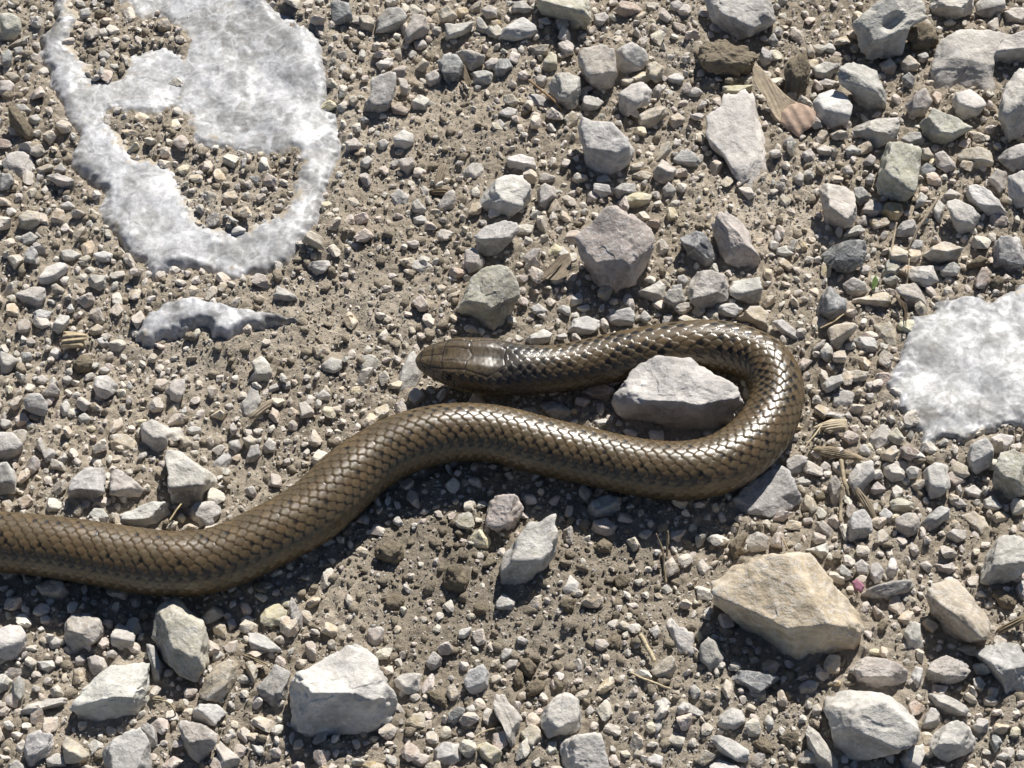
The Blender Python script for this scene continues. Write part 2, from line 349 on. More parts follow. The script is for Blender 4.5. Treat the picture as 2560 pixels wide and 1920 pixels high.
# ------------------------------------------------------------------ stones: tile, colour, options | outline | label
# options: f bedded flat, r rounded, c earth clod, s sits higher; fN hero facet set
STONES = """
A N .|0,85 60,80 130,110 140,190 90,250 0,262|olive grey crusted stone beside the tip of the huge white slab
A L .|45,0 105,10 100,50 50,50|
A P .|185,100 250,100 255,140 200,180|
A T .|40,290 110,250 190,215 190,240 120,290 60,305|
A L .|475,0 530,10 545,45 480,50|
A L .|500,60 560,45 575,90 540,125 505,115|
A P r|610,190 660,170 690,215 650,240 615,225|
A G r|5,335 50,305 80,330 70,420 30,440 5,400|
A G .|85,300 140,290 150,340 90,370|
A T r|15,470 70,445 130,480 120,530 60,500|
A P r|0,505 60,500 95,530 80,590 0,605|
A L .|90,655 150,650 210,700 190,720 130,720|
A L .|175,735 230,715 260,750 215,800 180,775|
A B c|45,680 90,640 130,700 215,820 190,890 120,860 60,790|dark brown fibrous earth crumb lying beside the huge white slab
A P .|190,920 260,905 290,960 240,1000 180,965|
A L f|0,1010 70,960 140,920 210,1000 220,1060 150,1120 50,1100|broad pale stone sunk in grit under a pinkish wedge chip
A G .|0,1085 60,1090 95,1140 60,1190 0,1200|
A T .|220,1060 300,1025 350,1045 330,1080 240,1095|
A L .|330,1070 380,1020 425,1070 370,1090|
A P s|285,1100 350,1080 470,1130 465,1170 390,1185 330,1140|pinkish wedge-shaped chip lying on gravel beside the huge white slab
A W r|375,1290 430,1260 480,1300 450,1330 390,1315|tiny smooth white oval pebble beside the huge slab
A T r|110,1360 170,1315 250,1330 255,1400 200,1455 120,1430|smooth cream rounded pebble in fine gravel beside the huge slab@the cream rounded pebble
A G .|130,1480 190,1455 240,1490 200,1540 140,1555|
A G .|160,1580 200,1540 240,1590 235,1660 150,1650|
A L .|370,1580 440,1565 520,1600 490,1640 400,1650|
A T .|490,1625 550,1600 580,1625 540,1660 495,1650|
A W .|580,1590 650,1575 720,1600 690,1650 610,1650|
A W r|1450,1440 1500,1415 1550,1440 1530,1490 1455,1475|white chip at the edge of the earth hollow in the huge slab
A T s|1890,1520 1940,1440 2030,1490 2040,1580 1990,1560 1930,1530|buff wedge stone perched on the lower rim of the huge slab@the wedge stone on the slab rim
A D .|2075,10 2130,0 2200,20 2220,130 2130,165 2085,150|dark bluish grey block standing just off the huge slab@the dark bluish block
A G .|750,540 790,520 815,550 790,580 755,570|
A L r|600,460 640,410 670,460 640,505|
A L .|690,400 740,400 760,440 690,440|
A L .|610,340 650,310 700,350 660,400|
A T .|510,715 560,710 555,745 515,740|
A P .|1220,1080 1260,1065 1290,1100 1250,1130|
A P .|1715,1285 1770,1275 1785,1310 1730,1330|
A G .|1510,1000 1550,990 1550,1080 1510,1070|
A L .|1430,1345 1500,1390 1480,1410 1430,1375|
A D .|1560,1110 1620,1100 1645,1140 1600,1170|
A P .|1470,1165 1500,1150 1520,1200 1490,1220|
A T .|1500,1130 1540,1125 1560,1180 1520,1190|
A P .|1630,1185 1670,1170 1690,1215 1650,1225|
A W .|1270,1220 1320,1210 1340,1255 1290,1260|
A T .|1220,1300 1270,1280 1290,1320 1240,1330|
B T .|140,100 200,90 250,130 230,200 150,190|
B G .|250,120 320,50 400,40 450,90 430,180 350,210 250,215|angular grey stone with pale dusty top near the dark bluish block
B P .|430,200 480,90 560,90 590,180 560,240 480,260 430,310|pinkish grey leaning stone with a pointed foot
B P r|490,260 550,245 580,290 540,325 495,310|
B T .|640,70 700,30 770,100 740,140 650,140|
B O .|760,50 820,40 835,80 790,130 760,110|small bright ochre orange pebble wedged between buff stones
B P r|910,60 960,25 1020,50 1010,110 940,120|
B T .|830,60 880,10 920,0 900,70 860,90|
B L .|1110,10 1180,0 1240,60 1200,95 1110,80|
B N .|1240,-60 1560,-60 1605,0 1615,90 1590,220 1490,140 1390,130 1280,80|large olive buff stone with a pointed lower corner@the olive buff stone
B W .|1010,190 1100,140 1180,95 1260,170 1280,235 1180,250 1040,275 1000,230|white wedge stone lying beside the large olive buff stone@the white wedge stone
B L .|680,145 760,150 870,130 850,190 780,230 690,270|
B L .|880,110 910,105 970,190 950,220 880,205|
B O r|975,130 1020,120 1045,150 1000,180 970,165|
B L r|1270,120 1330,105 1365,145 1320,165 1275,155|
B L .|1620,90 1690,75 1720,110 1650,185 1615,170|
B R .|1740,70 1790,0 1870,10 1935,60 1900,105 1800,110|reddish brown flat stone next to the olive buff stone@the reddish brown stone
B P .|2090,20 2150,0 2200,30 2180,75 2120,60|
B P .|5,330 60,320 75,370 10,380|
B L .|245,400 300,355 360,360 360,410 280,450|
B G .|215,500 270,460 380,440 385,500 370,600 330,690 270,740 160,710 165,660 220,600|tall faceted blue grey stone off the rim of the huge slab@the faceted blue grey stone
B P .|390,490 430,490 470,550 450,600 410,600|
B T .|80,610 120,600 145,640 105,675 75,650|
B R r|340,670 400,650 470,690 440,725 350,720|
B D .|135,740 180,730 215,760 170,780|
B L .|470,640 530,590 590,620 570,690 490,690|
B P r|560,470 620,440 670,470 660,520 590,550 565,520|
B D .|630,380 680,340 760,340 800,400 800,500 770,550 700,540 650,450|upright dark grey stone with a pale corner beside pinkish stone@the upright dark grey stone
B P .|740,320 850,310 940,350 930,400 850,450 800,400|pinkish flat stone propped against the upright dark grey stone
B P .|920,400 980,360 1030,370 1000,440 950,440|
B W .|860,450 930,440 990,455 980,520 900,550 860,530|
B D .|990,430 1030,365 1090,365 1115,420 1060,490 1000,480|dark dusty angular chip beside a dark soil crumb
B Y .|1300,380 1350,320 1390,350 1390,440 1340,455 1300,430|small pale yellow block of a pebble
B T .|1210,290 1340,275 1330,350 1260,360|
B P .|1390,270 1450,245 1500,280 1490,340 1440,365 1410,320|
B P s|1510,350 1560,300 1680,270 1750,310 1775,480 1730,560 1650,575 1570,510 1530,430|chunky mauve grey stone with dark creased top@the mauve grey stone
B L .|1760,310 1860,260 1950,310 1970,380 1920,440 1810,475 1760,420|rounded pale grey stone touching the chunky mauve grey stone
B T .|1950,400 2000,380 2065,420 2060,500 2010,525 1950,480|
B W .|2075,480 2130,460 2195,490 2170,525 2100,530|
B L s|1330,530 1380,460 1470,450 1545,480 1540,590 1520,680 1450,700 1400,640 1340,580|smooth bluish white stone narrowing downward beside the mauve stone@the bluish white stone
B P .|1250,480 1310,470 1335,500 1290,560 1255,530|
B G .|1535,660 1560,600 1640,605 1690,640 1640,690 1550,710|
B W .|1770,590 1850,530 1930,505 1990,560 1970,650 1890,690 1820,750 1780,700|white faceted stone with yellow lichen smear@the lichen-smeared stone
B P .|1990,560 2030,520 2055,560 2030,620 1990,620|
B T .|1890,730 1960,680 2050,650 2100,700 2040,760 1950,820 1900,790|brick-shaped tan stone tilted beside the lichen-smeared white stone@the brick-shaped tan stone
B T .|1780,500 1830,480 1890,495 1850,545 1790,540|
B L .|1000,715 1080,670 1140,690 1155,760 1080,750|
B P r|985,770 1030,745 1070,780 1040,825 1000,810|
B T .|1050,600 1110,590 1165,640 1120,680 1050,640|
B L f|1170,600 1260,590 1360,660 1340,690 1230,670|
B W .|1515,760 1550,730 1620,760 1740,770 1800,840 1880,930 1860,1010 1800,1090 1720,1115 1620,1090 1565,1040 1550,930 1520,830|flat-topped cream white stone shaped like a shield@the shield-shaped stone
B P .|50,890 120,865 175,910 150,950 70,950|
B W r|355,860 420,810 490,840 490,900 440,950 370,920|
B L .|255,890 310,870 335,900 300,950 255,930|
B L .|150,1010 200,975 235,1000 200,1060 150,1050|
B P .|390,1000 480,985 500,1040 450,1100 400,1060|
B W .|1070,980 1160,965 1250,990 1260,1050 1200,1090 1075,1040|white brick-like chip lying flat on bare soil@the white brick-like chip
B L f|780,1080 860,1010 930,1030 940,1090 880,1120 780,1110|
B W .|890,1270 930,1200 1000,1130 1060,1095 1180,1100 1230,1170 1230,1250 1170,1320 1100,1370 990,1345 900,1300|plump sugary white stone half sunk in soil@the sugary white stone
B P .|1260,1190 1310,1145 1380,1170 1390,1250 1320,1325 1270,1290|pinkish grey block beside the plump sugary white stone
B P .|1270,1130 1300,1080 1380,1110 1380,1150 1290,1150|
B P .|640,1280 690,1210 740,1180 760,1250 730,1330 680,1345 640,1310|pinkish pointed chip standing near the plump sugary white stone
B L .|470,1280 510,1250 575,1320 540,1350 480,1330|
B L .|480,1370 540,1350 590,1375 550,1420 485,1415|
B L f|340,1230 390,1190 460,1240 440,1280 370,1290|
B G .|860,1500 940,1420 1050,1380 1140,1395 1155,1450 1090,1530 1020,1600 940,1620 870,1560|flat bluish grey stone with one long straight edge@the flat bluish stone
B P .|810,1570 870,1555 940,1640 920,1690 830,1720 805,1650|dusky upright chip leaning on the flat bluish grey stone
B T .|820,1460 850,1455 865,1500 840,1525 820,1500|
B P .|440,1520 500,1505 540,1530 500,1565 440,1550|
B P .|1170,1620 1240,1560 1290,1560 1270,1640 1210,1700|
B W .|1370,1620 1420,1540 1470,1590 1440,1650|
B T .|1840,1040 1930,1010 1945,1060 1860,1090|
B T .|1850,1100 1920,1070 1995,1085 1970,1130 1880,1135|
B T .|1985,1010 2040,920 2090,880 2115,940 2060,1010 2000,1030|
B P .|1990,1080 2050,990 2145,1060 2110,1140 2050,1160 2000,1130|pinkish triangular stone standing beside the shield-shaped stone
B W .|1620,1150 1720,1160 1730,1220 1670,1250 1615,1200|
B L .|1640,1110 1700,1095 1735,1140 1680,1160 1630,1140|
B G .|1740,1190 1800,1150 1880,1150 1890,1210 1800,1240 1770,1270|
B P .|1580,1220 1610,1190 1655,1240 1620,1280 1575,1270|
B L .|2050,1180 2090,1140 2140,1190 2120,1250 2060,1240|
B Y .|1790,1260 1830,1215 1930,1205 1995,1220 1960,1290 1850,1310 1790,1290|waxy yellow chip with grey freckles touching the large pink stone@the waxy yellow chip
B K s0|1495,1490 1560,1440 1690,1300 1760,1290 1870,1330 1990,1430 2015,1490 1980,1620 1940,1704 1880,1784 1770,1829 1640,1799 1590,1724 1530,1610|large pink cream stone with crossing white ridges@the large pink stone
C L .|190,-60 600,-60 635,20 655,120 620,180 510,230 400,265 290,190 230,110|large pale stone with smooth grey top above the brown clod@the large pale stone by the clod
C B c|135,320 230,250 320,235 400,285 480,285 540,360 500,480 400,500 290,490 190,440|large dark brown earth clod with crumbly knobs@the large earth clod
C L .|540,360 570,290 630,330 630,390 570,425|
C E c|700,430 740,370 840,310 870,430 860,540 780,620 710,590|flat dusty tan flake of earth behind the papery seed
C L s6|1125,150 1230,60 1330,-40 1560,-40 1600,20 1620,110 1500,170 1470,260 1450,340 1300,380 1210,385 1170,270|big smooth grey stone with a round hollow in its face@the hollowed grey stone
C E c|1460,220 1560,115 1640,160 1690,260 1600,320 1500,330|squarish clay lump leaning on the hollowed grey stone
C L .|1610,40 1640,-40 1880,-40 1900,0 1890,80 1760,135 1640,90|blunt pale stone between the hollowed stone and a round one
C L r|1900,30 1960,-30 2090,-20 2100,50 2000,135 1910,90|round pale grey stone with faint dark stains
C P .|2085,70 2140,45 2212,50 2230,150 2100,140|
C L f|1610,420 1680,280 1800,225 2000,205 2260,200 2260,300 2000,380 2050,560 1980,590 1900,540 1760,560 1700,600 1640,560|broad rough pale rock with brown earth caught in its pits@the broad rough rock
C L s|1990,320 2080,240 2212,180 2290,240 2250,380 2100,415 2010,370|smooth loaf-shaped stone lying on the broad rough rock
C P r|1300,400 1370,360 1415,410 1400,470 1330,485|
C T .|1425,380 1490,340 1565,400 1530,450 1440,440|
C G .|1540,345 1600,325 1620,360 1580,400 1550,385|
C D r|1440,490 1490,450 1530,490 1510,560 1450,540|
C G .|1025,480 1060,420 1140,375 1290,430 1310,500 1350,580 1350,680 1240,745 1170,680 1130,580 1060,540|long curved blue grey stone leaning beside the pitted round pebble@the curved blue grey stone
C W r|880,640 930,580 1010,550 1090,580 1140,670 1110,770 1010,820 920,780|round whitish pebble with pitted earthy crust beside the papery seed@the pitted round pebble
C L .|880,420 960,385 1060,400 1040,460 1000,510 900,500|
C P .|900,520 960,490 1040,510 1000,560 930,560|
C W .|945,295 990,265 1035,300 1020,335 960,325|
C T .|845,300 870,270 905,330 880,370 850,350|
C G .|590,260 640,200 670,260 650,310|
C L .|1110,820 1160,780 1280,740 1430,720 1440,800 1400,870 1310,930 1280,940 1200,870|pale triangular stone touching the crusty green block@the pale triangular stone
C G .|1440,870 1490,830 1560,830 1595,890 1570,920 1450,900|
C N .|1550,780 1640,665 1720,710 1800,740 1900,800 1800,860 1730,915 1640,920 1580,860|angular yellow-green stone with a scaly top@the angular green stone
C N s|1275,1200 1310,1000 1350,880 1450,890 1575,920 1560,1050 1540,1200 1470,1275 1330,1250|tall green-grey block with a crusty pitted face@the crusty green block
C T .|1570,925 1610,920 1655,985 1600,1015 1570,1000|
C P .|1460,660 1560,560 1600,540 1640,630 1590,730 1500,740|pinkish grey pyramid-shaped stone behind the angular green stone
C L .|1760,620 1800,570 1880,555 1960,610 1980,660 1920,730 1830,755 1765,710|pale domed stone beside the broad rough rock
C L .|2050,680 2100,520 2170,425 2212,415 2300,520 2280,800 2130,900 2070,860 2045,760|tall speckled pale stone flecked with black grit
C L .|2035,1000 2080,950 2212,890 2260,950 2212,1080 2120,1075|
C T .|1785,990 1830,930 1930,920 2010,950 2025,1040 1920,1065 1840,1050|flat tan stone with rounded corners near the crusty green block@the flat tan stone
C P .|1650,970 1700,945 1780,1020 1790,1060 1720,1090 1660,1050|
C D .|1555,1060 1600,1020 1660,1060 1630,1120 1560,1130|
C W .|1840,1190 1890,1140 1960,1170 2060,1250 2110,1340 2090,1390 2030,1390 1930,1310 1850,1250|long white bar-shaped stone lying slantwise@the white bar-shaped stone
C P .|1980,1130 2040,1060 2110,1080 2100,1190 2060,1220|
C L .|2105,1110 2212,1060 2260,1180 2212,1310 2160,1310 2110,1230|pale oval stone beside the long white bar-shaped stone
C L .|1720,1280 1770,1245 1880,1290 1950,1350 1900,1450 1810,1480 1770,1430|grainy cream grey stone tapering downward beside the white bar stone@the grainy cream stone
C P .|915,1180 950,1145 1080,1160 1150,1210 1165,1350 1130,1440 1020,1440 960,1400 940,1270|flat-faced pinkish grey plate standing near the honey pebble@the pinkish plate
C G .|1140,1180 1200,1170 1255,1240 1180,1300 1150,1260|
C P .|1180,1320 1250,1250 1320,1280 1330,1360 1240,1375 1180,1355|
C O r|1300,1330 1350,1265 1440,1270 1460,1330 1420,1385 1330,1385|honey-coloured pebble fused to a pale one below the green block@the honey pebble
C L .|1405,1440 1450,1390 1520,1370 1550,1440 1500,1490 1410,1490|
C G .|1050,1490 1100,1430 1200,1400 1220,1450 1150,1500 1070,1515|
C D .|930,1600 1000,1540 1120,1505 1220,1510 1230,1580 1190,1680 1090,1720 1000,1690 950,1640|charcoal grey faceted stone below the pinkish plate@the charcoal faceted stone
C L f|300,620 520,575 545,680 600,840 635,950 620,1060 560,1140 470,1200 390,1130 310,1010 270,960 200,880 200,750 300,680|broad white-topped stone bedded in soil beside the papery seed@the bedded white-topped stone
C Y .|300,545 380,535 510,530 510,570 340,615 305,600|cream yellow bar-shaped chip under the large earth clod
C G .|0,1010 60,940 130,950 190,1020 180,1060 50,1050|
C P .|815,960 870,930 900,970 890,1035 830,1020|
C P .|905,930 950,905 1020,930 990,985 920,975|
C W .|1085,940 1130,905 1200,945 1170,985 1100,985|
C P .|1195,1020 1250,960 1285,990 1270,1040 1210,1045|
C P .|1060,1060 1110,1035 1150,1090 1100,1115|
C L .|1210,1130 1250,1080 1280,1110 1260,1165 1215,1160|
C T .|760,1110 800,1075 835,1100 815,1200 770,1150|
C G .|700,890 750,850 790,900 750,930 700,920|
C K .|240,1400 270,1350 340,1315 450,1390 490,1450 510,1540 585,1640 545,1703 480,1708 340,1665 300,1590|pinkish white tablet with a bright corner beside the dark charcoal stone@the pinkish white tablet
C D .|30,1490 150,1440 200,1460 250,1530 300,1610 290,1670 180,1690 110,1620|dark charcoal stone leaning on the pinkish white tablet@the dark charcoal stone
C L r|100,580 150,540 205,580 160,610 105,605|
C L .|0,460 50,455 85,490 30,520|
C G .|2010,1560 2040,1490 2190,1480 2230,1660 2110,1740 2010,1670|tall blue grey stone above the broad flat slab
C T .|1565,1600 1620,1540 1720,1510 1850,1560 1790,1630 1680,1655 1580,1640|dusty tan grainy lump near the grainy cream stone
C T .|1360,1560 1400,1535 1490,1580 1490,1660 1400,1680 1360,1620|
C L .|1490,1560 1530,1505 1580,1510 1570,1580 1510,1600|
C L r|890,1480 930,1460 955,1490 920,1515|
C L .|660,1560 720,1540 770,1600 700,1620 630,1610|
C P .|640,1480 660,1440 690,1500 670,1540 635,1530|
C O .|800,1530 830,1515 860,1560 820,1590|
C L .|1520,1300 1560,1200 1610,1240 1590,1290 1530,1320|
C L .|1630,1300 1680,1250 1720,1290 1690,1410 1640,1380|
C P .|1700,1230 1750,1180 1820,1220 1800,1250 1720,1260|
D W r|235,160 290,90 380,55 440,90 420,130 360,180 300,210 250,200|egg-shaped cream white pebble with greenish bloom@the egg-shaped pebble
D L .|545,170 570,140 670,145 665,220 630,245 560,215|crisp pale cube-like chip with a dark shadow near the huge slab
D T .|315,210 350,195 420,240 390,280 340,265|
D P .|90,260 200,215 300,210 290,280 270,350 190,340 115,300|mauve grey triangular stone near the egg-shaped pebble@the mauve triangular stone
D W .|205,380 250,360 325,375 320,420 240,445 210,420|
D L .|330,460 370,390 440,400 430,480 370,520 330,490|
D T .|550,490 610,450 650,470 640,510 580,530|
D L r|0,620 60,640 125,680 80,740 40,780 0,780|
D B c|450,700 500,645 570,650 590,700 560,765 480,760|dark round earth clod below the striped wood chip@the dark round clod
D W .|310,620 350,595 395,640 370,680 315,670|
D G r|130,630 190,625 210,680 160,705 130,680|
D W .|590,780 670,770 740,830 740,880 660,930 600,900 585,840|cream white faceted pebble casting a dark shadow below the round clod@the cream faceted pebble
D L .|620,730 660,715 695,740 680,770 630,765|
D G .|140,930 190,890 250,890 300,950 300,1030 230,1030 160,990|blue grey angular pebble near the cream faceted pebble@the blue grey angular pebble
D P .|260,890 330,820 380,870 370,910 310,915|
D P .|220,790 270,770 315,810 270,840 230,830|
D L .|385,790 430,770 460,800 430,840 390,825|
D L .|485,1040 530,1005 580,1050 550,1090 500,1080|
D L .|370,960 420,930 445,970 440,1040 390,1030|
D L .|0,1040 70,1060 85,1110 40,1120 0,1100|
D L r|-40,1130 80,1130 150,1210 130,1270 50,1310 -40,1300|
D L .|-40,1330 40,1320 90,1370 115,1450 100,1520 -40,1535|
D P .|175,1300 215,1270 255,1310 250,1360 190,1410 165,1370|
D L .|260,1250 310,1230 355,1250 340,1310 290,1330|
D G .|415,1500 450,1420 540,1345 650,1345 670,1400 660,1520 580,1575 490,1575 420,1540|blue grey blocky stone with white veins above the snake tail section@the white-veined block
D P .|690,1390 730,1350 830,1420 910,1500 880,1540 780,1545 690,1530|dusky triangular stone next to the white-veined blue grey block
D L .|880,1080 950,1045 1060,1090 1070,1150 1050,1230 1000,1265 930,1240 890,1190|pale rounded stone resting against the arrowhead-shaped stone
D L .|1040,1330 1020,1270 1060,1225 1150,1240 1230,1320 1330,1370 1385,1430 1350,1510 1280,1540 1240,1600 1150,1620 1080,1600 1060,1500 1055,1400|translucent blue white stone shaped like an arrowhead@the arrowhead-shaped stone
D T f|680,1150 780,1145 860,1170 850,1240 790,1260 700,1240|
D W .|740,1655 870,1600 980,1555 1050,1560 1075,1640 1000,1710 870,1738 780,1715|long white lozenge stone lying along the snake@the white lozenge stone
D L .|1165,1640 1230,1575 1390,1555 1395,1640 1340,1720 1250,1738 1170,1700|pale squarish stone touching the snake below the arrowhead-shaped stone
D P .|1030,870 1090,800 1165,790 1165,870 1120,960 1070,930|pinkish slanted plate stuck upright in bare soil@the slanted plate
D L .|1575,690 1640,640 1690,690 1715,760 1690,830 1600,830 1565,790 1600,750|pale double-lobed stone crusted with soil crumbs@the double-lobed stone
D L f|1500,960 1540,920 1560,860 1610,840 1650,930 1600,1020 1540,1030|pale bluish shard half buried below the double-lobed stone
D L r|2015,710 2080,660 2150,680 2155,730 2100,765 2030,750|smooth whitish oval pebble alone on bare soil@the lone oval pebble
D L .|1985,900 2030,860 2085,900 2070,935 2000,945|
D P .|1870,950 1920,935 1980,1000 1970,1040 1890,1045|
D T r|2060,980 2130,965 2150,1000 2100,1030|
D K .|2000,1035 2045,1030 2030,1075|
D L .|1925,90 1960,60 2070,50 2080,90 2040,130 1980,155|heart-shaped pale chip just below the huge slab
D L s|1715,280 1740,205 1860,270 1880,300 1790,310 1720,310|
D L .|1680,850 1740,820 1760,860 1700,890|
D L .|1770,830 1820,810 1830,850 1790,870|
D L .|1430,1190 1500,1175 1520,1240 1480,1270 1440,1230|
D T .|1520,1170 1570,1145 1620,1180 1600,1220 1550,1240|
D L .|1545,1290 1570,1220 1630,1205 1640,1280 1600,1320 1550,1325|
D L .|1650,1220 1690,1160 1740,1200 1720,1260 1660,1280|
D G f|1320,1350 1350,1300 1430,1235 1480,1240 1470,1300 1400,1380 1350,1390|
D L .|1165,1120 1200,1090 1265,1100 1270,1140 1210,1160|
D W .|1120,1010 1160,970 1180,1000 1160,1040|
D T .|1055,1170 1120,1160 1120,1220 1065,1220|
D T .|1130,1180 1170,1150 1210,1200 1190,1240 1140,1220|
D T .|1200,1190 1250,1185 1250,1240 1205,1240|
D P .|1405,960 1450,945 1475,975 1440,1005|
D P .|1440,1080 1470,1070 1495,1120 1470,1160 1445,1130|
D P .|1545,1480 1590,1465 1620,1520 1600,1555 1550,1530|
D P .|1770,1320 1800,1290 1845,1310 1830,1340 1780,1350|
D T .|690,1300 740,1270 780,1290 760,1330 700,1330|
D T .|720,1220 770,1210 790,1250 740,1260|
G W .|555,70 590,25 650,25 685,80 670,125 600,110|
G T .|685,110 700,50 745,60 745,120|
D L .|790,840 810,805 840,850 810,885|
D P .|150,560 200,530 230,570 190,600|
D W .|600,550 650,530 700,590 640,600|
D W .|415,350 450,320 470,370 430,390|
D L .|575,380 620,365 635,400 590,410|
D L .|360,1310 400,1255 430,1290 400,1340|
E N s1|745,360 790,280 850,150 930,90 1020,75 1110,110 1150,190 1160,270 1100,390 1050,470 1000,495 930,490 880,440|large whitish stone with mustard stains above the snake's head@the mustard-stained stone
E W .|1210,350 1270,320 1335,370 1310,400 1240,390|
E L .|1465,290 1530,250 1560,280 1550,330 1490,340|
E W .|1500,350 1590,325 1600,360 1550,385|
E W .|1450,500 1490,420 1580,400 1660,430 1660,480 1600,520 1500,540|smooth white-rimmed oval stone touching the back of the snake's neck
E W .|1180,550 1240,510 1310,480 1360,510 1350,560 1300,580 1220,580|bright white chip touching the snake just behind its head
E W .|1370,530 1440,505 1460,540 1400,560|
E W .|1385,360 1420,330 1480,345 1470,410 1430,400|
E W .|1685,400 1760,370 1850,345 1885,400 1870,460 1780,470 1720,450|white wedge stone resting behind the snake below the pink stone
E L .|1885,430 1940,360 1990,420 1940,450|
E L .|1870,250 1960,220 2040,170 2080,220 2060,300 2000,310 1900,290|pale boat-shaped chip beside the foot of the large pink stone
E L .|2050,310 2090,230 2170,230 2200,310 2150,360 2080,350|
P W s2|1518,1004 1532,980 1556,956 1576,924 1596,900 1628,883 1660,885 1680,890 1732,888 1756,908 1791,932 1827,952 1855,980 1865,1004 1851,1032 1831,1060 1799,1080 1760,1091 1720,1100 1680,1101 1620,1090 1580,1070 1545,1035|big white-topped stone cradled inside the snake's bend@the stone inside the bend
E G .|1260,960 1330,935 1420,940 1490,1000 1440,1060 1350,1040|bluish stone in shadow between the snake's neck and body
E W .|1610,1060 1700,1045 1720,1070 1660,1105|
E R .|1530,880 1620,830 1720,830 1760,870 1700,950 1600,930|
E L f|400,740 440,680 490,620 545,760 500,850 400,890 380,870|flat pale stone lying under the tip of the snake's snout@the stone under the snout
E W f|450,60 540,50 640,100 560,140 480,110|
E T .|700,270 780,235 785,260 720,310 695,300|
E W .|700,160 740,145 765,180 710,190|
P K .|1222,1250 1238,1237 1290,1235 1309,1260 1312,1272 1290,1316 1270,1337 1246,1334 1214,1316 1212,1303 1218,1268|bright pinkish white cube-like chip in front of the snake@the pinkish white cube
P G .|1467,1270 1480,1250 1520,1235 1555,1240 1552,1275 1525,1290 1500,1300 1470,1297|blue grey stone half in the snake's shadow
F P .|80,250 110,170 160,115 240,110 340,140 365,200 350,300 260,350 150,365 110,320|broad pinkish grey scored stone below the charcoal stone@the scored pinkish stone
F W .|345,260 380,180 480,165 555,155 570,240 550,320 480,330 400,300|white knuckle-shaped stone beside the scored pinkish stone
F W .|250,340 290,315 400,320 460,350 400,410 300,420|
F C .|365,410 440,390 490,340 550,335 610,380 615,490 590,510 500,450 420,430|flat golden cream stone tucked behind the snake's bend@the golden cream stone
F L .|0,210 60,200 80,290 70,350 0,360|
F L .|30,150 80,140 110,180 70,230 30,200|
F L .|620,430 690,415 760,470 815,520 790,555 720,560 680,500|pale jagged chip beside the golden cream stone
F D s|900,390 930,280 990,200 1050,270 1100,300 1100,370 1050,420 980,435|knobbly dark blue grey stone beside the bone-shaped chip@the knobbly blue grey stone
F T .|1100,290 1200,280 1340,245 1395,275 1370,345 1220,345 1120,320|long cream chip shaped like a little bone@the bone-shaped chip
F P .|1070,200 1140,155 1220,200 1245,250 1180,290 1090,270|
F N .|1305,130 1360,40 1400,35 1460,90 1430,140 1320,175|olive grey leaning chip beside a green leaf
F L .|1480,160 1500,90 1640,80 1680,180 1590,225 1530,200|pale block above the corner of the broad flat slab
F W .|1670,95 1780,60 1815,100 1790,150 1690,160|
F P .|1390,230 1450,200 1540,190 1580,250 1610,350 1570,370 1490,350 1450,290|pinkish grey shell-shaped stone overlapping the broad flat slab
F R .|1890,190 1950,90 2010,110 2000,200 1950,245 1900,220|rosy pink chip touching an earth crumb above the broad flat slab
F B c|1990,190 2050,140 2090,180 2080,245 2010,250|
F B c|2115,190 2150,160 2175,200 2140,220|
F B c|1830,100 1930,20 2000,40 1950,90 1870,110|
F T .|970,490 1030,450 1110,435 1185,460 1130,520 1080,560 1050,625 1000,600|dusty tan wedge stone outside the snake's bend@the dusty tan wedge
F W .|1110,560 1180,530 1290,530 1300,590 1280,650 1220,650 1170,600|cream white stone with a dark notch outside the snake's bend@the notched cream stone
F T f|1265,450 1370,440 1440,520 1400,600 1310,570 1280,520|
F L .|930,620 970,565 1015,590 1010,660 980,700 935,660|
F L .|930,830 1000,780 1070,765 1080,810 1030,860 960,895|pale brick-like chip tilted outside the snake's bend
F T .|1080,750 1160,740 1240,750 1220,810 1150,820 1100,800|
F L f|1010,910 1070,865 1150,890 1140,950 1080,985 1010,960|
F P .|855,630 920,570 960,540 970,570 920,630|
F P .|1210,820 1260,810 1280,860 1240,880|
F P .|1210,890 1270,885 1270,920 1230,940|
F P .|940,1000 1010,1000 1095,1020 1080,1045 970,1040|
F L .|1350,1030 1385,1020 1410,1060 1375,1085|
F L f|1240,1160 1320,1080 1390,1100 1370,1200 1290,1240 1240,1200|
F L .|1170,1230 1210,1200 1260,1250 1230,1300 1180,1275|
F R .|1430,1230 1480,1200 1560,1260 1500,1315 1440,1290|rust brown stone against the lower corner of the broad flat slab@the rust brown stone
F T .|1310,1260 1400,1210 1430,1250 1390,1320 1310,1310|
F L .|1325,1350 1400,1320 1470,1360 1460,1430 1380,1450 1330,1400|
F L .|1465,1370 1500,1340 1560,1360 1540,1420 1490,1430|
F W .|1575,1370 1650,1320 1730,1330 1755,1480 1690,1540 1620,1555 1590,1470|upright white cube-shaped stone below the broad flat slab@the upright white cube
F T r|1740,1360 1790,1310 1860,1350 1875,1400 1820,1440 1755,1420|cream rounded pebble next to the upright white cube
F W .|1850,1290 1880,1200 1980,1165 2025,1240 2010,1340 1910,1400 1860,1350|tall white stone with grey-green foot by the broad flat slab
F L .|2000,1170 2060,1140 2150,1150 2140,1200 2090,1260 2040,1230|
F N .|2005,1450 2030,1330 2060,1260 2150,1240 2260,1300 2250,1520 2110,1560 2040,1530|large olive grey rounded stone near the upright white cube@the olive rounded stone
F L .|1110,1410 1160,1330 1260,1300 1285,1400 1240,1450 1200,1560 1150,1560 1100,1490|pale glassy stone beside the fibrous wood splinter@the pale glassy stone
F P .|980,1440 1020,1390 1065,1450 1060,1560 1020,1620 990,1540|
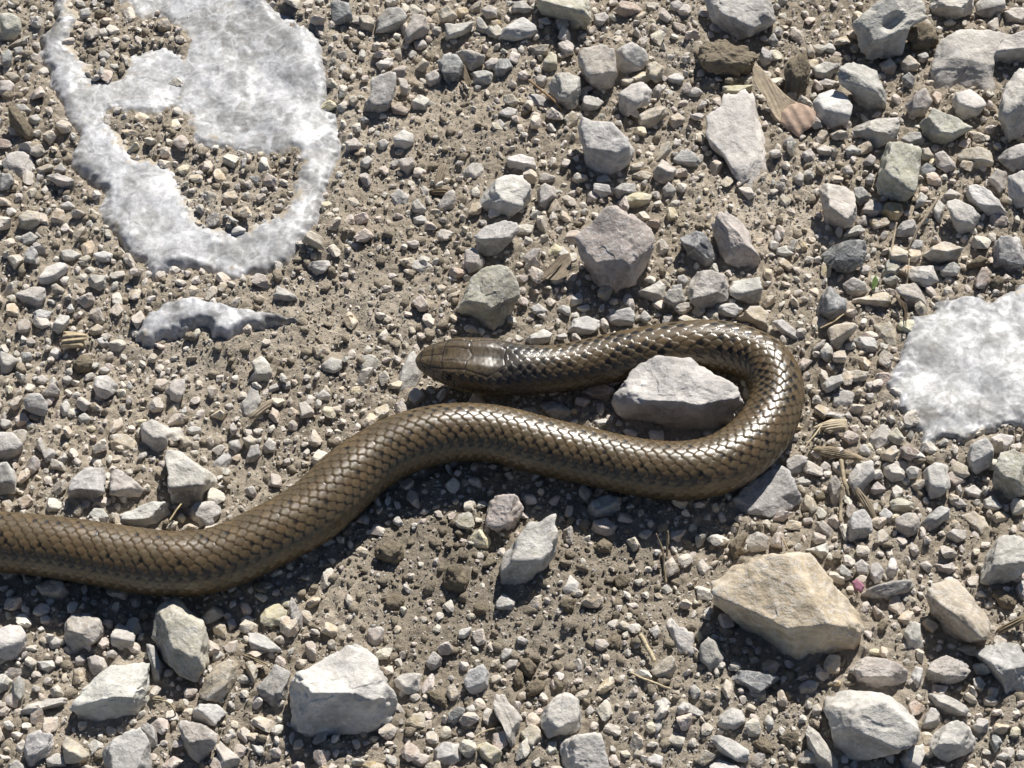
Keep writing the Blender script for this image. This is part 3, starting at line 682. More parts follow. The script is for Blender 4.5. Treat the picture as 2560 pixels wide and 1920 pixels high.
F P .|1230,1490 1290,1440 1350,1490 1320,1520 1260,1530|
F N .|1360,1570 1420,1540 1525,1575 1520,1620 1460,1645 1380,1620|small grey-green flat stone below the pale glassy stone
F L .|710,1310 780,1270 860,1290 830,1380 760,1400 720,1360|
F P .|920,1360 960,1310 1000,1340 990,1400 940,1400|
F P .|1000,1320 1050,1310 1080,1370 1050,1420 1010,1370|
P G f|1800,1258 1850,1225 1900,1187 1955,1160 1975,1187 1987,1215 2008,1250 1992,1270 1960,1285 1920,1296 1880,1292 1840,1280|flat grey stone jutting from under the snake's bend, half shaded@the stone under the bend
F L .|760,1430 830,1410 885,1440 850,1480 780,1480|
F B c|890,1540 940,1500 980,1540 950,1580 900,1570|
F T .|810,1600 840,1520 890,1540 920,1610 880,1650 820,1650|
F L .|1835,1490 1900,1460 1960,1510 1920,1560 1850,1540|
F P .|1760,1580 1810,1545 1865,1590 1800,1620|
F P .|1780,1480 1810,1455 1830,1510 1800,1540|
F L .|1955,1560 2010,1530 2080,1600 2020,1640 1960,1610|
F T s|1540,570 1590,545 1620,570 1580,605|
F P s|1535,930 1590,905 1600,935 1560,970|
F T s|2170,520 2212,490 2225,570 2180,560|
G W r|-30,790 60,750 130,755 175,830 170,910 110,980 30,985 -30,960|round white stone just below the snake's tail section@the round white stone
G P .|400,750 450,690 560,685 650,740 670,800 650,860 560,890 470,945 430,930 400,840|dusky tan angular stone in front of the snake's tail section@the dusky tan stone
G L .|690,830 740,745 800,770 855,830 840,900 760,925 700,890|pale pointed stone between the dusky tan and the tall leaning one
G N s|945,760 960,660 1020,600 1090,570 1150,590 1170,640 1270,710 1305,800 1330,900 1310,1010 1250,1135 1130,1080 1020,980 990,900 945,830|tall brownish grey stone leaning up against the snake@the tall leaning stone
G T .|215,510 320,470 400,490 450,560 400,610 330,620 250,570|tan stone tucked in shadow under the snake's tail section
G W s3|425,1270 500,1180 620,1060 700,1000 800,985 920,970 950,1010 950,1250 880,1330 740,1380 640,1420 560,1380 440,1310|bulky white stone sloping down to a rounded nose@the bulky sloping stone
G T .|1245,1200 1290,1090 1350,1010 1440,970 1505,980 1510,1090 1450,1200 1360,1250 1250,1235|buff barrel-shaped stone beside the foot of the tall leaning stone@the barrel-shaped stone
G P .|545,960 590,940 660,970 680,1030 590,1085 560,1040|
G P r|470,970 510,945 550,980 530,1020 475,1015|
G G .|900,880 960,870 1000,960 1050,1040 1000,1160 950,1165 950,1010|shaded grey slab-like stone wedged under the tall leaning stone
G T .|1535,990 1590,980 1625,1050 1600,1140 1560,1100|
G W .|1330,930 1360,910 1420,950 1380,990 1335,1000|
G W .|1555,810 1600,800 1660,820 1780,920 1760,945 1650,950 1570,920|white shark-fin chip on soil below the waxy quartz lump
G Y f|1630,700 1680,630 1760,625 1810,670 1800,750 1700,770 1640,755|waxy pale yellow quartz lump bedded in soil@the waxy quartz lump
G P .|1815,600 1835,580 1900,690 1910,780 1860,795 1815,760|thin pinkish shard leaning on the waxy quartz lump
G G .|1610,1160 1700,1050 1720,1000 1840,1060 1810,1130 1810,1250 1720,1285 1640,1230|blue grey angular stone pressed against the large blocky stone
P W s4|722,1706 736,1682 776,1666 827,1634 870,1606 892,1602 924,1618 947,1642 951,1674 971,1698 999,1725 999,1761 983,1809 959,1825 900,1837 840,1838 790,1845 752,1860 728,1840 722,1790|large blocky stone with bright top and bluish grey front@the large blocky stone
G W .|1205,1290 1260,1255 1370,1260 1430,1310 1350,1400 1290,1380 1210,1350|bright white cap-shaped stone between buff and grey stones
G P .|1110,1370 1160,1350 1290,1390 1375,1450 1350,1540 1260,1640 1180,1580 1140,1480|pinkish grey tooth-shaped stone below the white cap-shaped one@the tooth-shaped stone
G P .|1350,1510 1380,1480 1440,1540 1520,1600 1500,1660 1380,1660|pinkish flat-sided stone beside the tooth-shaped one
G G .|640,1550 690,1490 780,1440 880,1395 940,1480 960,1680 850,1740 650,1720|large grey stone with ochre specks below the bulky sloping stone@the ochre-specked stone
G L .|870,1400 920,1370 980,1410 1000,1530 960,1540 930,1470|
G W .|145,1540 170,1440 250,1410 340,1450 360,1530 290,1620 180,1660 150,1600|white rough stone near the brown pointed chip@the white rough stone
G T .|385,1500 410,1445 500,1500 580,1590 580,1630 410,1630|caramel brown pointed chip between pale stones
G L .|545,1520 590,1475 650,1500 655,1540 590,1580|
G L .|285,1600 360,1560 420,1590 430,1660 300,1660|
G L .|45,1640 100,1605 160,1640 160,1690 50,1690|
G L .|110,1310 160,1260 300,1220 440,1210 430,1290 300,1290 180,1350|long pale wedge lying under the nose of the bulky sloping stone
G L .|-30,1060 60,1070 95,1110 50,1170 -30,1200|
G L .|75,1130 120,1075 155,1110 155,1200 120,1240 70,1210|
G T .|-20,1240 50,1250 45,1300 -20,1300|
G L .|300,870 350,830 395,860 370,915 310,910|
G T r|240,860 270,830 305,860 280,890|
G P r|250,710 290,695 330,720 310,765 255,750|
G L .|230,790 260,765 290,790 260,810|
G L .|220,990 330,980 360,1020 300,1060 240,1030|
G L .|10,1370 60,1355 95,1400 50,1425|
G P .|1490,1430 1530,1395 1575,1430 1550,1510 1500,1480|
G L r|1420,1430 1460,1410 1490,1460 1450,1480|
G L .|1580,1510 1650,1520 1675,1570 1640,1590 1585,1540|
G L .|1425,730 1470,715 1495,770 1440,800|
G L .|1510,720 1560,695 1605,730 1580,760 1510,745|
G P .|-20,1570 60,1580 80,1610 30,1625|
H L s|1015,400 1050,310 1130,220 1200,110 1290,80 1385,55 1410,220 1390,310 1320,400 1230,480 1180,520 1070,535 1025,500|oblong pale stone with a greenish dent tilted beside the pinkish cube@the oblong greenish stone
H K r|1600,150 1620,100 1700,85 1765,140 1755,190 1700,205 1610,175|rounded cream pebble at the edge of the snake's shadow
H W .|1000,620 1050,560 1130,610 1110,675 1000,660|small white chip in the shadow of the oblong greenish stone
H W .|770,790 850,770 855,810 800,850 765,845|
H W .|800,1110 830,1045 930,1005 965,1060 975,1150 920,1200 840,1195 810,1150|crisp white five-sided stone beside the large blocky stone@the five-sided white stone
H T .|960,1090 1020,1065 1050,1090 1010,1135 970,1125|
H L .|355,1110 420,1065 545,1060 530,1180 460,1200 390,1170|pale boat-shaped stone touching the large blocky stone
H P .|555,1000 610,920 670,970 660,1020 600,1050|
H P .|980,1240 1010,1190 1060,1190 1110,1260 1180,1360 1150,1450 1130,1530 1090,1530 1050,1400 990,1310|tall crooked pinkish stone near the domed pale stone@the crooked pinkish stone
H L s|1275,1360 1300,1290 1380,1190 1450,1165 1520,1210 1560,1300 1565,1420 1500,1470 1420,1450 1330,1480 1280,1400|domed pale grey stone with a flat shaded front@the domed pale stone
H L s|1390,1480 1430,1445 1540,1450 1650,1430 1690,1490 1720,1680 1600,1760 1430,1720|broad pale stone lying in front of the domed pale stone
H T .|1150,1450 1220,1380 1270,1400 1310,1480 1240,1540 1190,1540|
H D .|700,1320 770,1270 815,1290 800,1350 750,1390 705,1380|small dark grey smooth stone beside the five-sided white stone
H W .|600,1540 680,1490 780,1500 790,1600 720,1660 620,1640|cream white stone near the yellow triangular chip
H P .|460,1590 530,1565 600,1580 580,1640 500,1660|
H Y .|870,1500 940,1490 1060,1560 1050,1630 980,1660 900,1600|cream yellow triangular chip below the crooked pinkish stone@the yellow triangular chip
H O .|160,1640 220,1610 320,1640 310,1690 160,1690|ochre pebble in front of the large blocky stone
H L f|2065,740 2110,690 2150,770 2250,810 2250,960 2150,940 2110,830|pale flat shard bedded in soil beside the caramel stone@the bedded pale shard
H T .|1960,1050 2050,980 2110,940 2150,1020 2120,1090 2040,1110|dusty tan chip beside a piece of straw
H L .|2000,1240 2070,1215 2110,1250 2050,1320 2010,1300|
H L .|2140,1290 2170,1245 2230,1250 2230,1330 2150,1330|
H L .|1975,1440 2000,1360 2050,1340 2050,1410 2010,1450|
H W .|1950,1590 2000,1565 2060,1590 2050,1650 1960,1650|
H L .|1130,840 1160,825 1215,860 1190,890 1140,875|
H L .|1030,940 1060,905 1115,910 1110,960 1040,990|
H P r|1050,1020 1090,975 1150,980 1140,1030 1080,1060|
H B c|1185,1170 1250,1095 1320,1120 1310,1180 1250,1215 1195,1205|
H B c|1105,1120 1130,1030 1180,1060 1190,1160 1140,1180|
H B c|1150,970 1210,960 1265,1020 1230,1110 1170,1070|
H B c|550,1180 640,1170 720,1240 690,1290 600,1250|
H B c|660,480 700,390 790,380 840,480 800,560 700,560|crumbly earth clod with a shaded hollow front on bare soil@the hollow-fronted clod
H B c|300,600 370,560 440,600 410,670 320,660|
H E c|240,270 330,230 420,250 430,340 370,390 290,360 240,330|flat pale earth flake lying on loosened soil@the pale earth flake
H B c|860,640 920,610 960,660 930,700 870,690|
H B c|1610,270 1680,210 1740,250 1730,310 1650,310|
H B c|1740,470 1800,430 1850,480 1820,530 1760,520|
H B c|1700,860 1740,810 1790,840 1785,920 1720,910|
H B c|1390,640 1440,590 1510,600 1490,680 1410,680|
H L .|350,110 390,65 425,120 400,150|
H T .|1830,400 1870,365 1890,400 1860,420|
H T .|1755,770 1800,730 1870,770 1865,800 1790,800|
H W f|1420,540 1470,440 1530,500 1510,570 1440,570|
H W .|810,1280 860,1255 885,1300 840,1340|
H L r|1560,1300 1600,1265 1625,1300 1590,1340|
H T .|1860,1590 1890,1530 1940,1550 1930,1590 1880,1610|
H L .|1310,1560 1330,1495 1385,1490 1390,1570 1330,1600|
I C s5|210,540 240,480 310,430 380,370 470,315 600,300 740,305 850,300 920,340 980,430 1060,510 1130,590 1190,680 1215,760 1200,860 1165,980 1050,1010 920,1025 810,1025 700,970 600,910 500,850 440,780 340,700 250,620|largest loose stone, caramel cream with a sharp ridge@the caramel stone
I T s|1595,580 1620,490 1700,465 1790,460 1850,520 1920,620 1990,700 2020,770 1990,850 1880,880 1790,850 1680,830 1640,740|brown stained barrel-shaped stone near the caramel stone@the brown stained stone
I L .|1165,570 1280,510 1400,480 1520,470 1530,520 1440,580 1360,615 1250,605|long thin pale stone lying beside a bright pink scrap@the long thin stone
I L .|1940,400 1970,310 2060,200 2110,175 2230,200 2260,380 2170,470 2080,505 1930,510|big pale fan-shaped stone above the brown stained stone@the fan-shaped stone
I W .|1100,120 1140,50 1210,30 1260,100 1260,180 1200,225 1110,245|white boxy stone near a dry twig
I W .|1295,60 1340,20 1390,60 1385,130 1340,140|
I P .|1395,100 1460,60 1530,45 1570,120 1530,190 1450,220 1405,170|pinkish grey block beside the white zigzag stone
I W .|1555,130 1610,70 1680,10 1740,20 1760,90 1690,130 1620,180 1575,180|white zigzag-edged stone lying slantwise
I P .|1715,200 1760,155 1855,160 1850,220 1780,250|
I T f|1810,70 1900,45 1960,80 2010,170 1960,210 1880,150|
I P r|900,160 950,95 1015,160 1010,210 950,230|
I L .|815,285 900,270 980,240 990,320 960,370 900,310|pale wing-shaped chip behind the caramel stone
I L .|455,240 490,190 540,170 610,210 600,290 500,310|pale upright stone behind the caramel stone next to a clod
I B c|345,260 430,190 490,170 450,260 460,310 390,350|
I L .|1025,410 1070,375 1140,430 1130,470 1080,490|
I P .|1140,380 1190,345 1240,380 1230,440 1180,470|
I L .|1230,480 1250,380 1290,360 1335,410 1310,490 1270,510|
I L .|1325,450 1370,340 1400,335 1425,400 1390,480|
I P r|1550,380 1600,350 1640,390 1610,440|
I K .|1640,370 1700,380 1770,360 1790,410 1740,450 1670,420|
I L .|1455,800 1500,725 1560,750 1570,850 1590,900 1520,940 1470,900|pale kinked stone standing between caramel and brown stained stones
I P .|1105,1050 1140,990 1200,945 1400,985 1490,1050 1480,1110 1400,1180 1300,1180 1140,1110|pinkish grey stone wedged below the caramel stone's corner
I L s|945,1270 960,1190 1050,1150 1200,1155 1350,1180 1450,1240 1540,1330 1560,1420 1550,1510 1480,1550 1330,1590 1180,1625 1080,1610 1030,1560 1000,1450 960,1350|big rough pale grey stone with creased top below the caramel stone@the big rough grey stone
I W s|1600,1500 1650,1430 1720,1380 1800,1345 1870,1390 1920,1490 1900,1560 1800,1590 1720,1630 1640,1580|bright cream white lumpy stone beside the big rough grey stone@the cream lumpy stone
I P .|1585,1060 1640,980 1720,945 1830,970 1890,1050 1830,1110 1700,1150 1600,1160|pinkish grey helmet-shaped stone below the brown stained stone@the helmet-shaped stone
I W .|1500,1070 1530,1020 1580,1030 1570,1130 1530,1170 1500,1120|
I G .|1870,920 1950,880 2080,865 2180,870 2240,980 2250,1200 2100,1220 2060,1130 1960,1020|large dark-fronted grey stone below the brown stained stone@the dark-fronted stone
I L .|1560,1360 1630,1270 1680,1300 1705,1370 1640,1420 1570,1410|
I L .|1590,1180 1720,1200 1830,1250 1890,1300 1800,1340 1680,1330|pale flat stone between the helmet-shaped and the cream lumpy stone
I P .|1865,1400 1930,1340 1990,1350 1990,1430 1920,1450|
I L .|1890,1100 1930,1080 1980,1130 1940,1200 1900,1160|
I T .|1820,1210 1860,1170 1930,1240 1890,1270|
I T r|1955,1220 2000,1195 2055,1240 2020,1280 1960,1270|
I L .|150,980 180,880 230,830 290,880 330,960 290,1050 230,1060|pale stone half inside the caramel stone's shadow
I D .|350,1100 420,1040 600,1060 700,1090 620,1160 480,1220|dark blue stone lying deep in the caramel stone's shadow
I L .|25,1290 70,1240 150,1275 210,1310 190,1345 60,1340|
I L .|255,1400 300,1320 370,1275 440,1290 470,1370 420,1420 290,1440|pale stepped chip on crumbly soil below the caramel stone's shadow
I W .|225,1460 300,1445 400,1490 490,1550 490,1620 410,1625 300,1560|white slanting elongated stone on crumbly soil
I W .|230,1640 290,1600 400,1640 480,1690 230,1690|
I L .|830,1440 850,1370 930,1430 960,1500 1050,1610 1060,1690 920,1690 870,1600|pale stone shaded by the big rough grey stone
I T .|880,1270 920,1250 950,1290 910,1345 880,1330|
I B c|660,1470 730,1430 800,1440 790,1520 720,1540|
I B c|490,1500 570,1460 660,1540 640,1580 540,1540|
I B c|2000,560 2070,520 2170,590 2150,690 2060,660|earth clod with a cracked face beside the brown stained stone
I B c|1270,790 1320,715 1365,750 1320,830|
I L r|570,1370 600,1320 640,1350 640,1400 600,1420|
I L r|790,1140 860,1100 930,1120 890,1200 800,1190|
I L .|1430,1600 1520,1520 1580,1500 1600,1560 1550,1680 1450,1690|
I L .|2145,530 2212,470 2240,560 2212,610 2170,590|
I L .|2030,1590 2080,1555 2125,1580 2090,1620|
I D .|1990,1490 2030,1420 2080,1500 2030,1570|
I Y .|1210,920 1290,905 1330,935 1290,960 1220,950|
I W .|190,680 240,640 270,670 240,720 200,710|
"""
# ------------------------------------------------------------------ stone builder
PAL = {'W': (0.58, 0.56, 0.53), 'L': (0.51, 0.485, 0.447), 'G': (0.40, 0.388, 0.368), 'D': (0.215, 0.22, 0.225), 'P': (0.47, 0.425, 0.385),
       'T': (0.48, 0.42, 0.33), 'Y': (0.58, 0.53, 0.38), 'O': (0.47, 0.36, 0.20), 'B': (0.22, 0.18, 0.13), 'E': (0.34, 0.285, 0.21),
       'N': (0.435, 0.42, 0.345), 'R': (0.38, 0.30, 0.25), 'K': (0.53, 0.465, 0.415), 'C': (0.52, 0.44, 0.325)}
CNAME = {'W': 'white', 'L': 'pale grey', 'G': 'grey', 'D': 'dark grey', 'P': 'pinkish grey', 'T': 'tan', 'Y': 'yellow', 'O': 'ochre',
         'B': 'dark brown', 'E': 'brown', 'N': 'olive grey', 'R': 'reddish brown', 'K': 'pinkish white', 'C': 'golden'}
# facets of the biggest stones: normal (right, up in picture, towards the viewer), distance
HERO = {0: [(-.25, .30, .92, .36), (.55, .15, .8, .5), (-.1, -.75, .65, .62), (.75, -.5, .4, .75), (-.8, -.3, .5, .78)],
        1: [(-.3, .45, .85, .45), (.35, .1, .9, .5), (-.45, -.75, .5, .55), (.5, -.6, .6, .62), (-.8, .1, .5, .8)],
        2: [(-.12, .5, .85, .42), (.35, .3, .85, .5), (-.1, -.85, .5, .42), (.6, -.6, .5, .62), (-.75, -.2, .6, .75)],
        3: [(.15, .5, .85, .42), (-.35, .2, .9, .5), (-.15, -.75, .62, .45), (.9, -.1, .4, .72), (-.7, -.5, .5, .85)],
        4: [(.05, .58, .8, .46), (.45, .25, .85, .6), (-.05, -.62, .78, .42), (.8, -.35, .5, .75), (-.85, -.2, .5, .78)],
        5: [(-.12, .18, .97, .30), (.62, .35, .7, .52), (-.5, -.72, .45, .60), (.25, -.8, .5, .55), (.8, -.35, .5, .75), (-.7, .4, .6, .8)],
        6: [(-.1, .25, .95, .34), (.5, .4, .75, .5), (-.75, -.2, .6, .7), (.1, -.8, .55, .6)]}

def poly_radius(dirs_ang, P):
    """radius of star-shaped outline P (centred on 0) at given angles, lightly rounded"""
    a = np.arctan2(P[:, 1], P[:, 0]); n = len(P)
    best = np.full(dirs_ang.shape, np.nan)
    c, s = np.cos(dirs_ang), np.sin(dirs_ang)
    for k in range(n):
        p, q = P[k], P[(k+1) % n]; e = q-p
        den = c*e[1]-s*e[0]; den = np.where(np.abs(den) < 1e-9, 1e-9, den)
        t = (p[0]*e[1]-p[1]*e[0])/den; u = (p[0]*s-p[1]*c)/den
        ok = (t > 0) & (u >= -1e-6) & (u <= 1+1e-6)
        best = np.where(ok & (np.isnan(best) | (t > best)), t, best)
    m = np.nanmean(best) if np.isfinite(best).any() else 1
    return np.where(np.isnan(best), m, best)

def rock_dirs(U, planes, p):
    acc = 0
    for (n, d) in planes:
        acc = acc + np.maximum(U@n/d, 1e-6)**p
    return acc**(-1.0/p)

def make_stone(P_px, opt, seed, sub):
    """returns verts (cm, relative to centre), faces, centre (cm)"""
    rng = np.random.default_rng(seed)
    flat = 'f' in opt; clod = 'c' in opt; rnd = 'r' in opt; high = 's' in opt
    # area centroid
    x, y = P_px[:, 0], P_px[:, 1]; x2, y2 = np.roll(x, -1), np.roll(y, -1); cr = x*y2-x2*y; A = cr.sum()/2
    c = np.array([((x+x2)*cr).sum(), ((y+y2)*cr).sum()])/(6*A)
    tocam0 = -ray(c[0], c[1]); tocam0 = tocam0/np.linalg.norm(tocam0)
    k = 0.12 if flat else 0.82
    n = (1-k)*np.array([0, 0, 1.0])+k*tocam0; n /= np.linalg.norm(n)
    ex = np.array([1.0, 0, 0]); ex = ex-n*(ex@n); ex /= np.linalg.norm(ex); ey = np.cross(n, ex)
    g0 = on_z(c[0], c[1], 0.0); size = math.sqrt(abs(A))*PXCM
    zc = 0.1
    for it in range(3):
        C = on_z(c[0], c[1], zc)
        d = ray(P_px[:, 0], P_px[:, 1]); t = ((C-CAM)@n)/(d@n); Q = CAM+t[:, None]*d-C
        q = np.stack([Q@ex, Q@ey], -1)
        low = -Q[:, 2].min()
        gzv = gz(C[0], C[1])
        zc = gzv + (0.12*size if flat else low + (0.13 if high else 0.035)*size)
    C = on_z(c[0], c[1], zc); R = math.sqrt(abs(A)/math.pi)*PXCM
    U, F = ico(sub)
    # facets
    up = np.array([0, 0, 1.0]); upl = np.array([up@ex, up@ey, up@n])
    planes = []
    hero = [int(ch) for ch in opt if ch.isdigit()]
    if hero:
        for (a, b, c3, dd) in HERO[hero[0]]:
            v = np.array([a, b, c3]); planes.append((v/np.linalg.norm(v), dd))
        for j in range(5):
            v = rng.normal(size=3); v[2] *= 0.5; planes.append((v/np.linalg.norm(v), rng.uniform(0.85, 1.05)))
    else:
        v = upl+rng.normal(size=3)*0.22; planes.append((v/np.linalg.norm(v), rng.uniform(0.42, 0.62)))
        v = np.array([rng.normal()*0.45, -0.75, 0.55+rng.normal()*0.12]); planes.append((v/np.linalg.norm(v), rng.uniform(0.5, 0.75)))
        for s_ in (-1, 1):
            v = np.array([s_*0.9, rng.normal()*0.35, 0.35+rng.normal()*0.25]); planes.append((v/np.linalg.norm(v), rng.uniform(0.6, 0.95)))
        for j in range(4):
            v = rng.normal(size=3); planes.append((v/np.linalg.norm(v), rng.uniform(0.6, 0.95)))
    for v in ((1, 0, 0), (-1, 0, 0), (0, 1, 0), (0, -1, 0), (0, 0, 1), (0, 0, -1)):
        planes.append((np.array(v, float), 1.0))
    p = 7 if rnd else (4 if clod else 50 if sub >= 5 else 40)
    r = rock_dirs(U, planes, p)
    so = seed*3.17 % 91
    UP = U*r[:, None]*1.15
    if clod: r = r*(1+0.16*fbm(UP*2.0+so, 5, 3, 0.6)+0.10*np.abs(fbm(UP*5.0+so, 8, 3, 0.7)))
    else:
        kk = 0.5 if rnd else 1.0
        r = r*(1+kk*0.05*fbm(UP*1.5+so, 5, 3)+kk*0.018*fbm(UP*5+so, 9, 4, 0.6))
        # conchoidal nicks
        cell = fbm(UP*2.3+so+31, 12, 2); r = r*(1-kk*0.05*sstep(0.15, 0.3, cell))
    V = U*r[:, None]
    if 6 in hero:   # round hollow
        dh = np.hypot(V[:, 0]-0.12, (V[:, 1]-0.05)*1.15); V[:, 2] = V[:, 2]-0.34*sstep(0.46, 0.16, dh)*(V[:, 2] > 0)
    # fit silhouette: first an affine fit to the outline, then a radial residue
    aa = -np.pi+(np.arange(64)+0.5)/64*2*np.pi; rq = poly_radius(aa, q); qq = np.stack([rq*np.cos(aa), rq*np.sin(aa)], -1)
    wq = rq**2; cv = (qq*wq[:, None]).T@qq/wq.sum()*2; ew, evc = np.linalg.eigh(cv); Mx = evc@np.diag(np.sqrt(ew))@evc.T
    XY = V[:, :2]@Mx.T
    rad = np.hypot(XY[:, 0], XY[:, 1]); ang = np.arctan2(XY[:, 1], XY[:, 0])
    nb = 48 if sub >= 4 else 24
    bi = ((ang+np.pi)/(2*np.pi)*nb).astype(int) % nb
    S = np.zeros(nb); np.maximum.at(S, bi, rad)
    S[S == 0] = np.median(S[S > 0]); S = np.maximum(S, 0.5*(np.roll(S, 1)+np.roll(S, -1))*0.97)
    ca = -np.pi+(np.arange(nb)+0.5)/nb*2*np.pi
    Sv = np.interp(ang, np.r_[ca-2*np.pi, ca, ca+2*np.pi], np.r_[S, S, S])
    T = poly_radius(ca, q); T = 0.8*T+0.1*(np.roll(T, 1)+np.roll(T, -1))
    T = poly_radius(ang, q)*0.6+0.4*np.interp(ang, np.r_[ca-2*np.pi, ca, ca+2*np.pi], np.r_[T, T, T])
    f = T/Sv; fm = np.median(f); bl_ = np.clip(rad/Sv, 0, 1)**2.0; f = fm*(1-bl_)+f*bl_
    rough = 1+(0.015 if rnd else 0.06 if clod else 0.025)*fbm(U*4+so+7, 21, 3, 0.6)
    W = np.stack([XY[:, 0]*f*rough, XY[:, 1]*f*rough, V[:, 2]*R*(0.62 if flat else 0.85)], -1)
    if flat: W[:, 2] = W[:, 2]*0.75
    L = W[:, :1]*ex+W[:, 1:2]*ey+W[:, 2:]*n
    return L, F, C, abs(A)

parsed = []
for ln in STONES.strip().splitlines():
    head, poly, lab = ln.split('|'); tile, colr, opt = head.split()
    lab, _, short = lab.partition('@')
    parsed.append(dict(px=pts(tile, poly), c=colr, opt=opt, label=lab.strip(), short=short.strip()))
for s in parsed:
    x, y = s['px'].T; s['area'] = abs((x*np.roll(y, -1)-np.roll(x, -1)*y).sum()/2); s['cen'] = s['px'].mean(0)
    d = s['px']-s['cen']; ev = np.sqrt(np.maximum(np.linalg.eigvalsh(d.T@d/len(d)), 1e-6)); s['asp'] = ev[1]/ev[0]
LAND = [(s['cen'], s['short']) for s in parsed if s['short']]
for (a, b, nm) in [(250, 60, 'the top of the huge slab'), (60, 260, 'the huge slab flank'), (180, 440, 'the huge slab flank'), (600, 440, 'the huge slab earth hollow'), (290, 640, 'the huge slab foot'),
                   (830, 420, 'the huge slab rim'), (1130, 900, "the snake's head"), (1500, 830, "the snake's neck"), (2060, 950, "the snake's bend"), (1250, 1230, "the snake's middle"),
                   (700, 1180, "the snake's hump"), (200, 1260, "the snake's tail section"), (1930, 230, 'the papery seed'), (2300, 950, 'the broad flat slab'), (540, 800, 'the fish-shaped slab'),
                   (60, 1000, 'the fine gravel bank'), (2080, 1130, 'the fibrous splinter'), (185, 830, 'the striped wood chip')]:
    LAND.append((np.array([a, b], float), nm))

stones_order = sorted([s for s in parsed if 'c' not in s['opt']], key=lambda s: -s['area'])
N_SOLO = 300
extra_small = stones_order[N_SOLO:]
solo = [s for s in parsed if 'c' in s['opt'] or s['area'] >= stones_order[min(N_SOLO, len(stones_order))-1]['area']]
areas = np.array([s['area'] for s in solo])
rs = random.Random(4); USED = set()
for s in solo:
    hero = any(ch.isdigit() for ch in s['opt'])
    sub = 6 if hero else 5 if s['area'] > 5500 else 4 if s['area'] > 900 else 3
    seed = int(s['cen'][0]*7+s['cen'][1]*13)
    L, F, C, A = make_stone(s['px'], s['opt'], seed, sub)
    clod = 'c' in s['opt']
    nm = 'soil_clod' if clod else ('pebble' if s['area'] < 1500 else 'stone')
    o = link(nm, np_mesh(nm, L*CM, F), M_CLOD if clod else M_STONE); o.location = C*CM
    c = np.array(PAL[s['c']])*(1+rs.uniform(-0.10, 0.10))*np.array([1+rs.uniform(-.02, .02), 1, 1+rs.uniform(-.03, .03)])
    o.color = (*c, 1)
    lab = s['label']
    if not lab:
        dd = [(np.hypot(*(s['cen']-q)), nm2) for q, nm2 in LAND]; dist, ln_ = min(dd)
        size = 'tiny' if s['area'] < 620 else 'small' if s['area'] < 1300 else 'fist-shaped'
        if size == 'fist-shaped': size = 'middling'
        shape = ('earth crumb' if clod else 'rounded pebble' if 'r' in s['opt'] else 'slender chip' if s['asp'] > 1.75 else 'angular chip')
        two = []
        for dst, nm2 in sorted(dd):
            if nm2 not in two: two.append(nm2)
            if len(two) == 2: break
        lab = f"{size} {CNAME[s['c']]} {shape} near {ln_}"
        if lab in USED: lab = f"{size} {CNAME[s['c']]} {shape} between {two[0]} and {two[1]}"
        USED.add(lab)
        o['group'] = ('earth crumbs on the soil' if clod else 'loose gravel chips')
    tag(o, lab, 'soil clod' if clod else 'pebble' if nm == 'pebble' else 'stone')

# ------------------------------------------------------------------ scatter: loose gravel, grit, crumbs
MS = 4; MX0, MY0 = -400, -400
mask = np.zeros(((1920+800)//MS, (2560+800)//MS), bool)
for s in parsed:
    P = s['px']; a0 = np.floor((P.min(0)-[MX0, MY0])/MS).astype(int); a1 = np.ceil((P.max(0)-[MX0, MY0])/MS).astype(int)+1
    a0 = np.maximum(a0, 0); X, Y = np.meshgrid(np.arange(a0[0], a1[0]), np.arange(a0[1], a1[1]))
    if X.size == 0: continue
    ins = poly_sd(X*MS+MX0+2.0, Y*MS+MY0+2.0, P) > (-1.0)
    sl = mask[a0[1]:a1[1], a0[0]:a1[0]]; sl |= ins[:sl.shape[0], :sl.shape[1]]
def masked(p):
    i = ((p[:, 1]-MY0)/MS).astype(int); j = ((p[:, 0]-MX0)/MS).astype(int)
    ok = (i >= 0) & (j >= 0) & (i < mask.shape[0]) & (j < mask.shape[1])
    r = np.zeros(len(p), bool); r[ok] = mask[i[ok], j[ok]]; return r

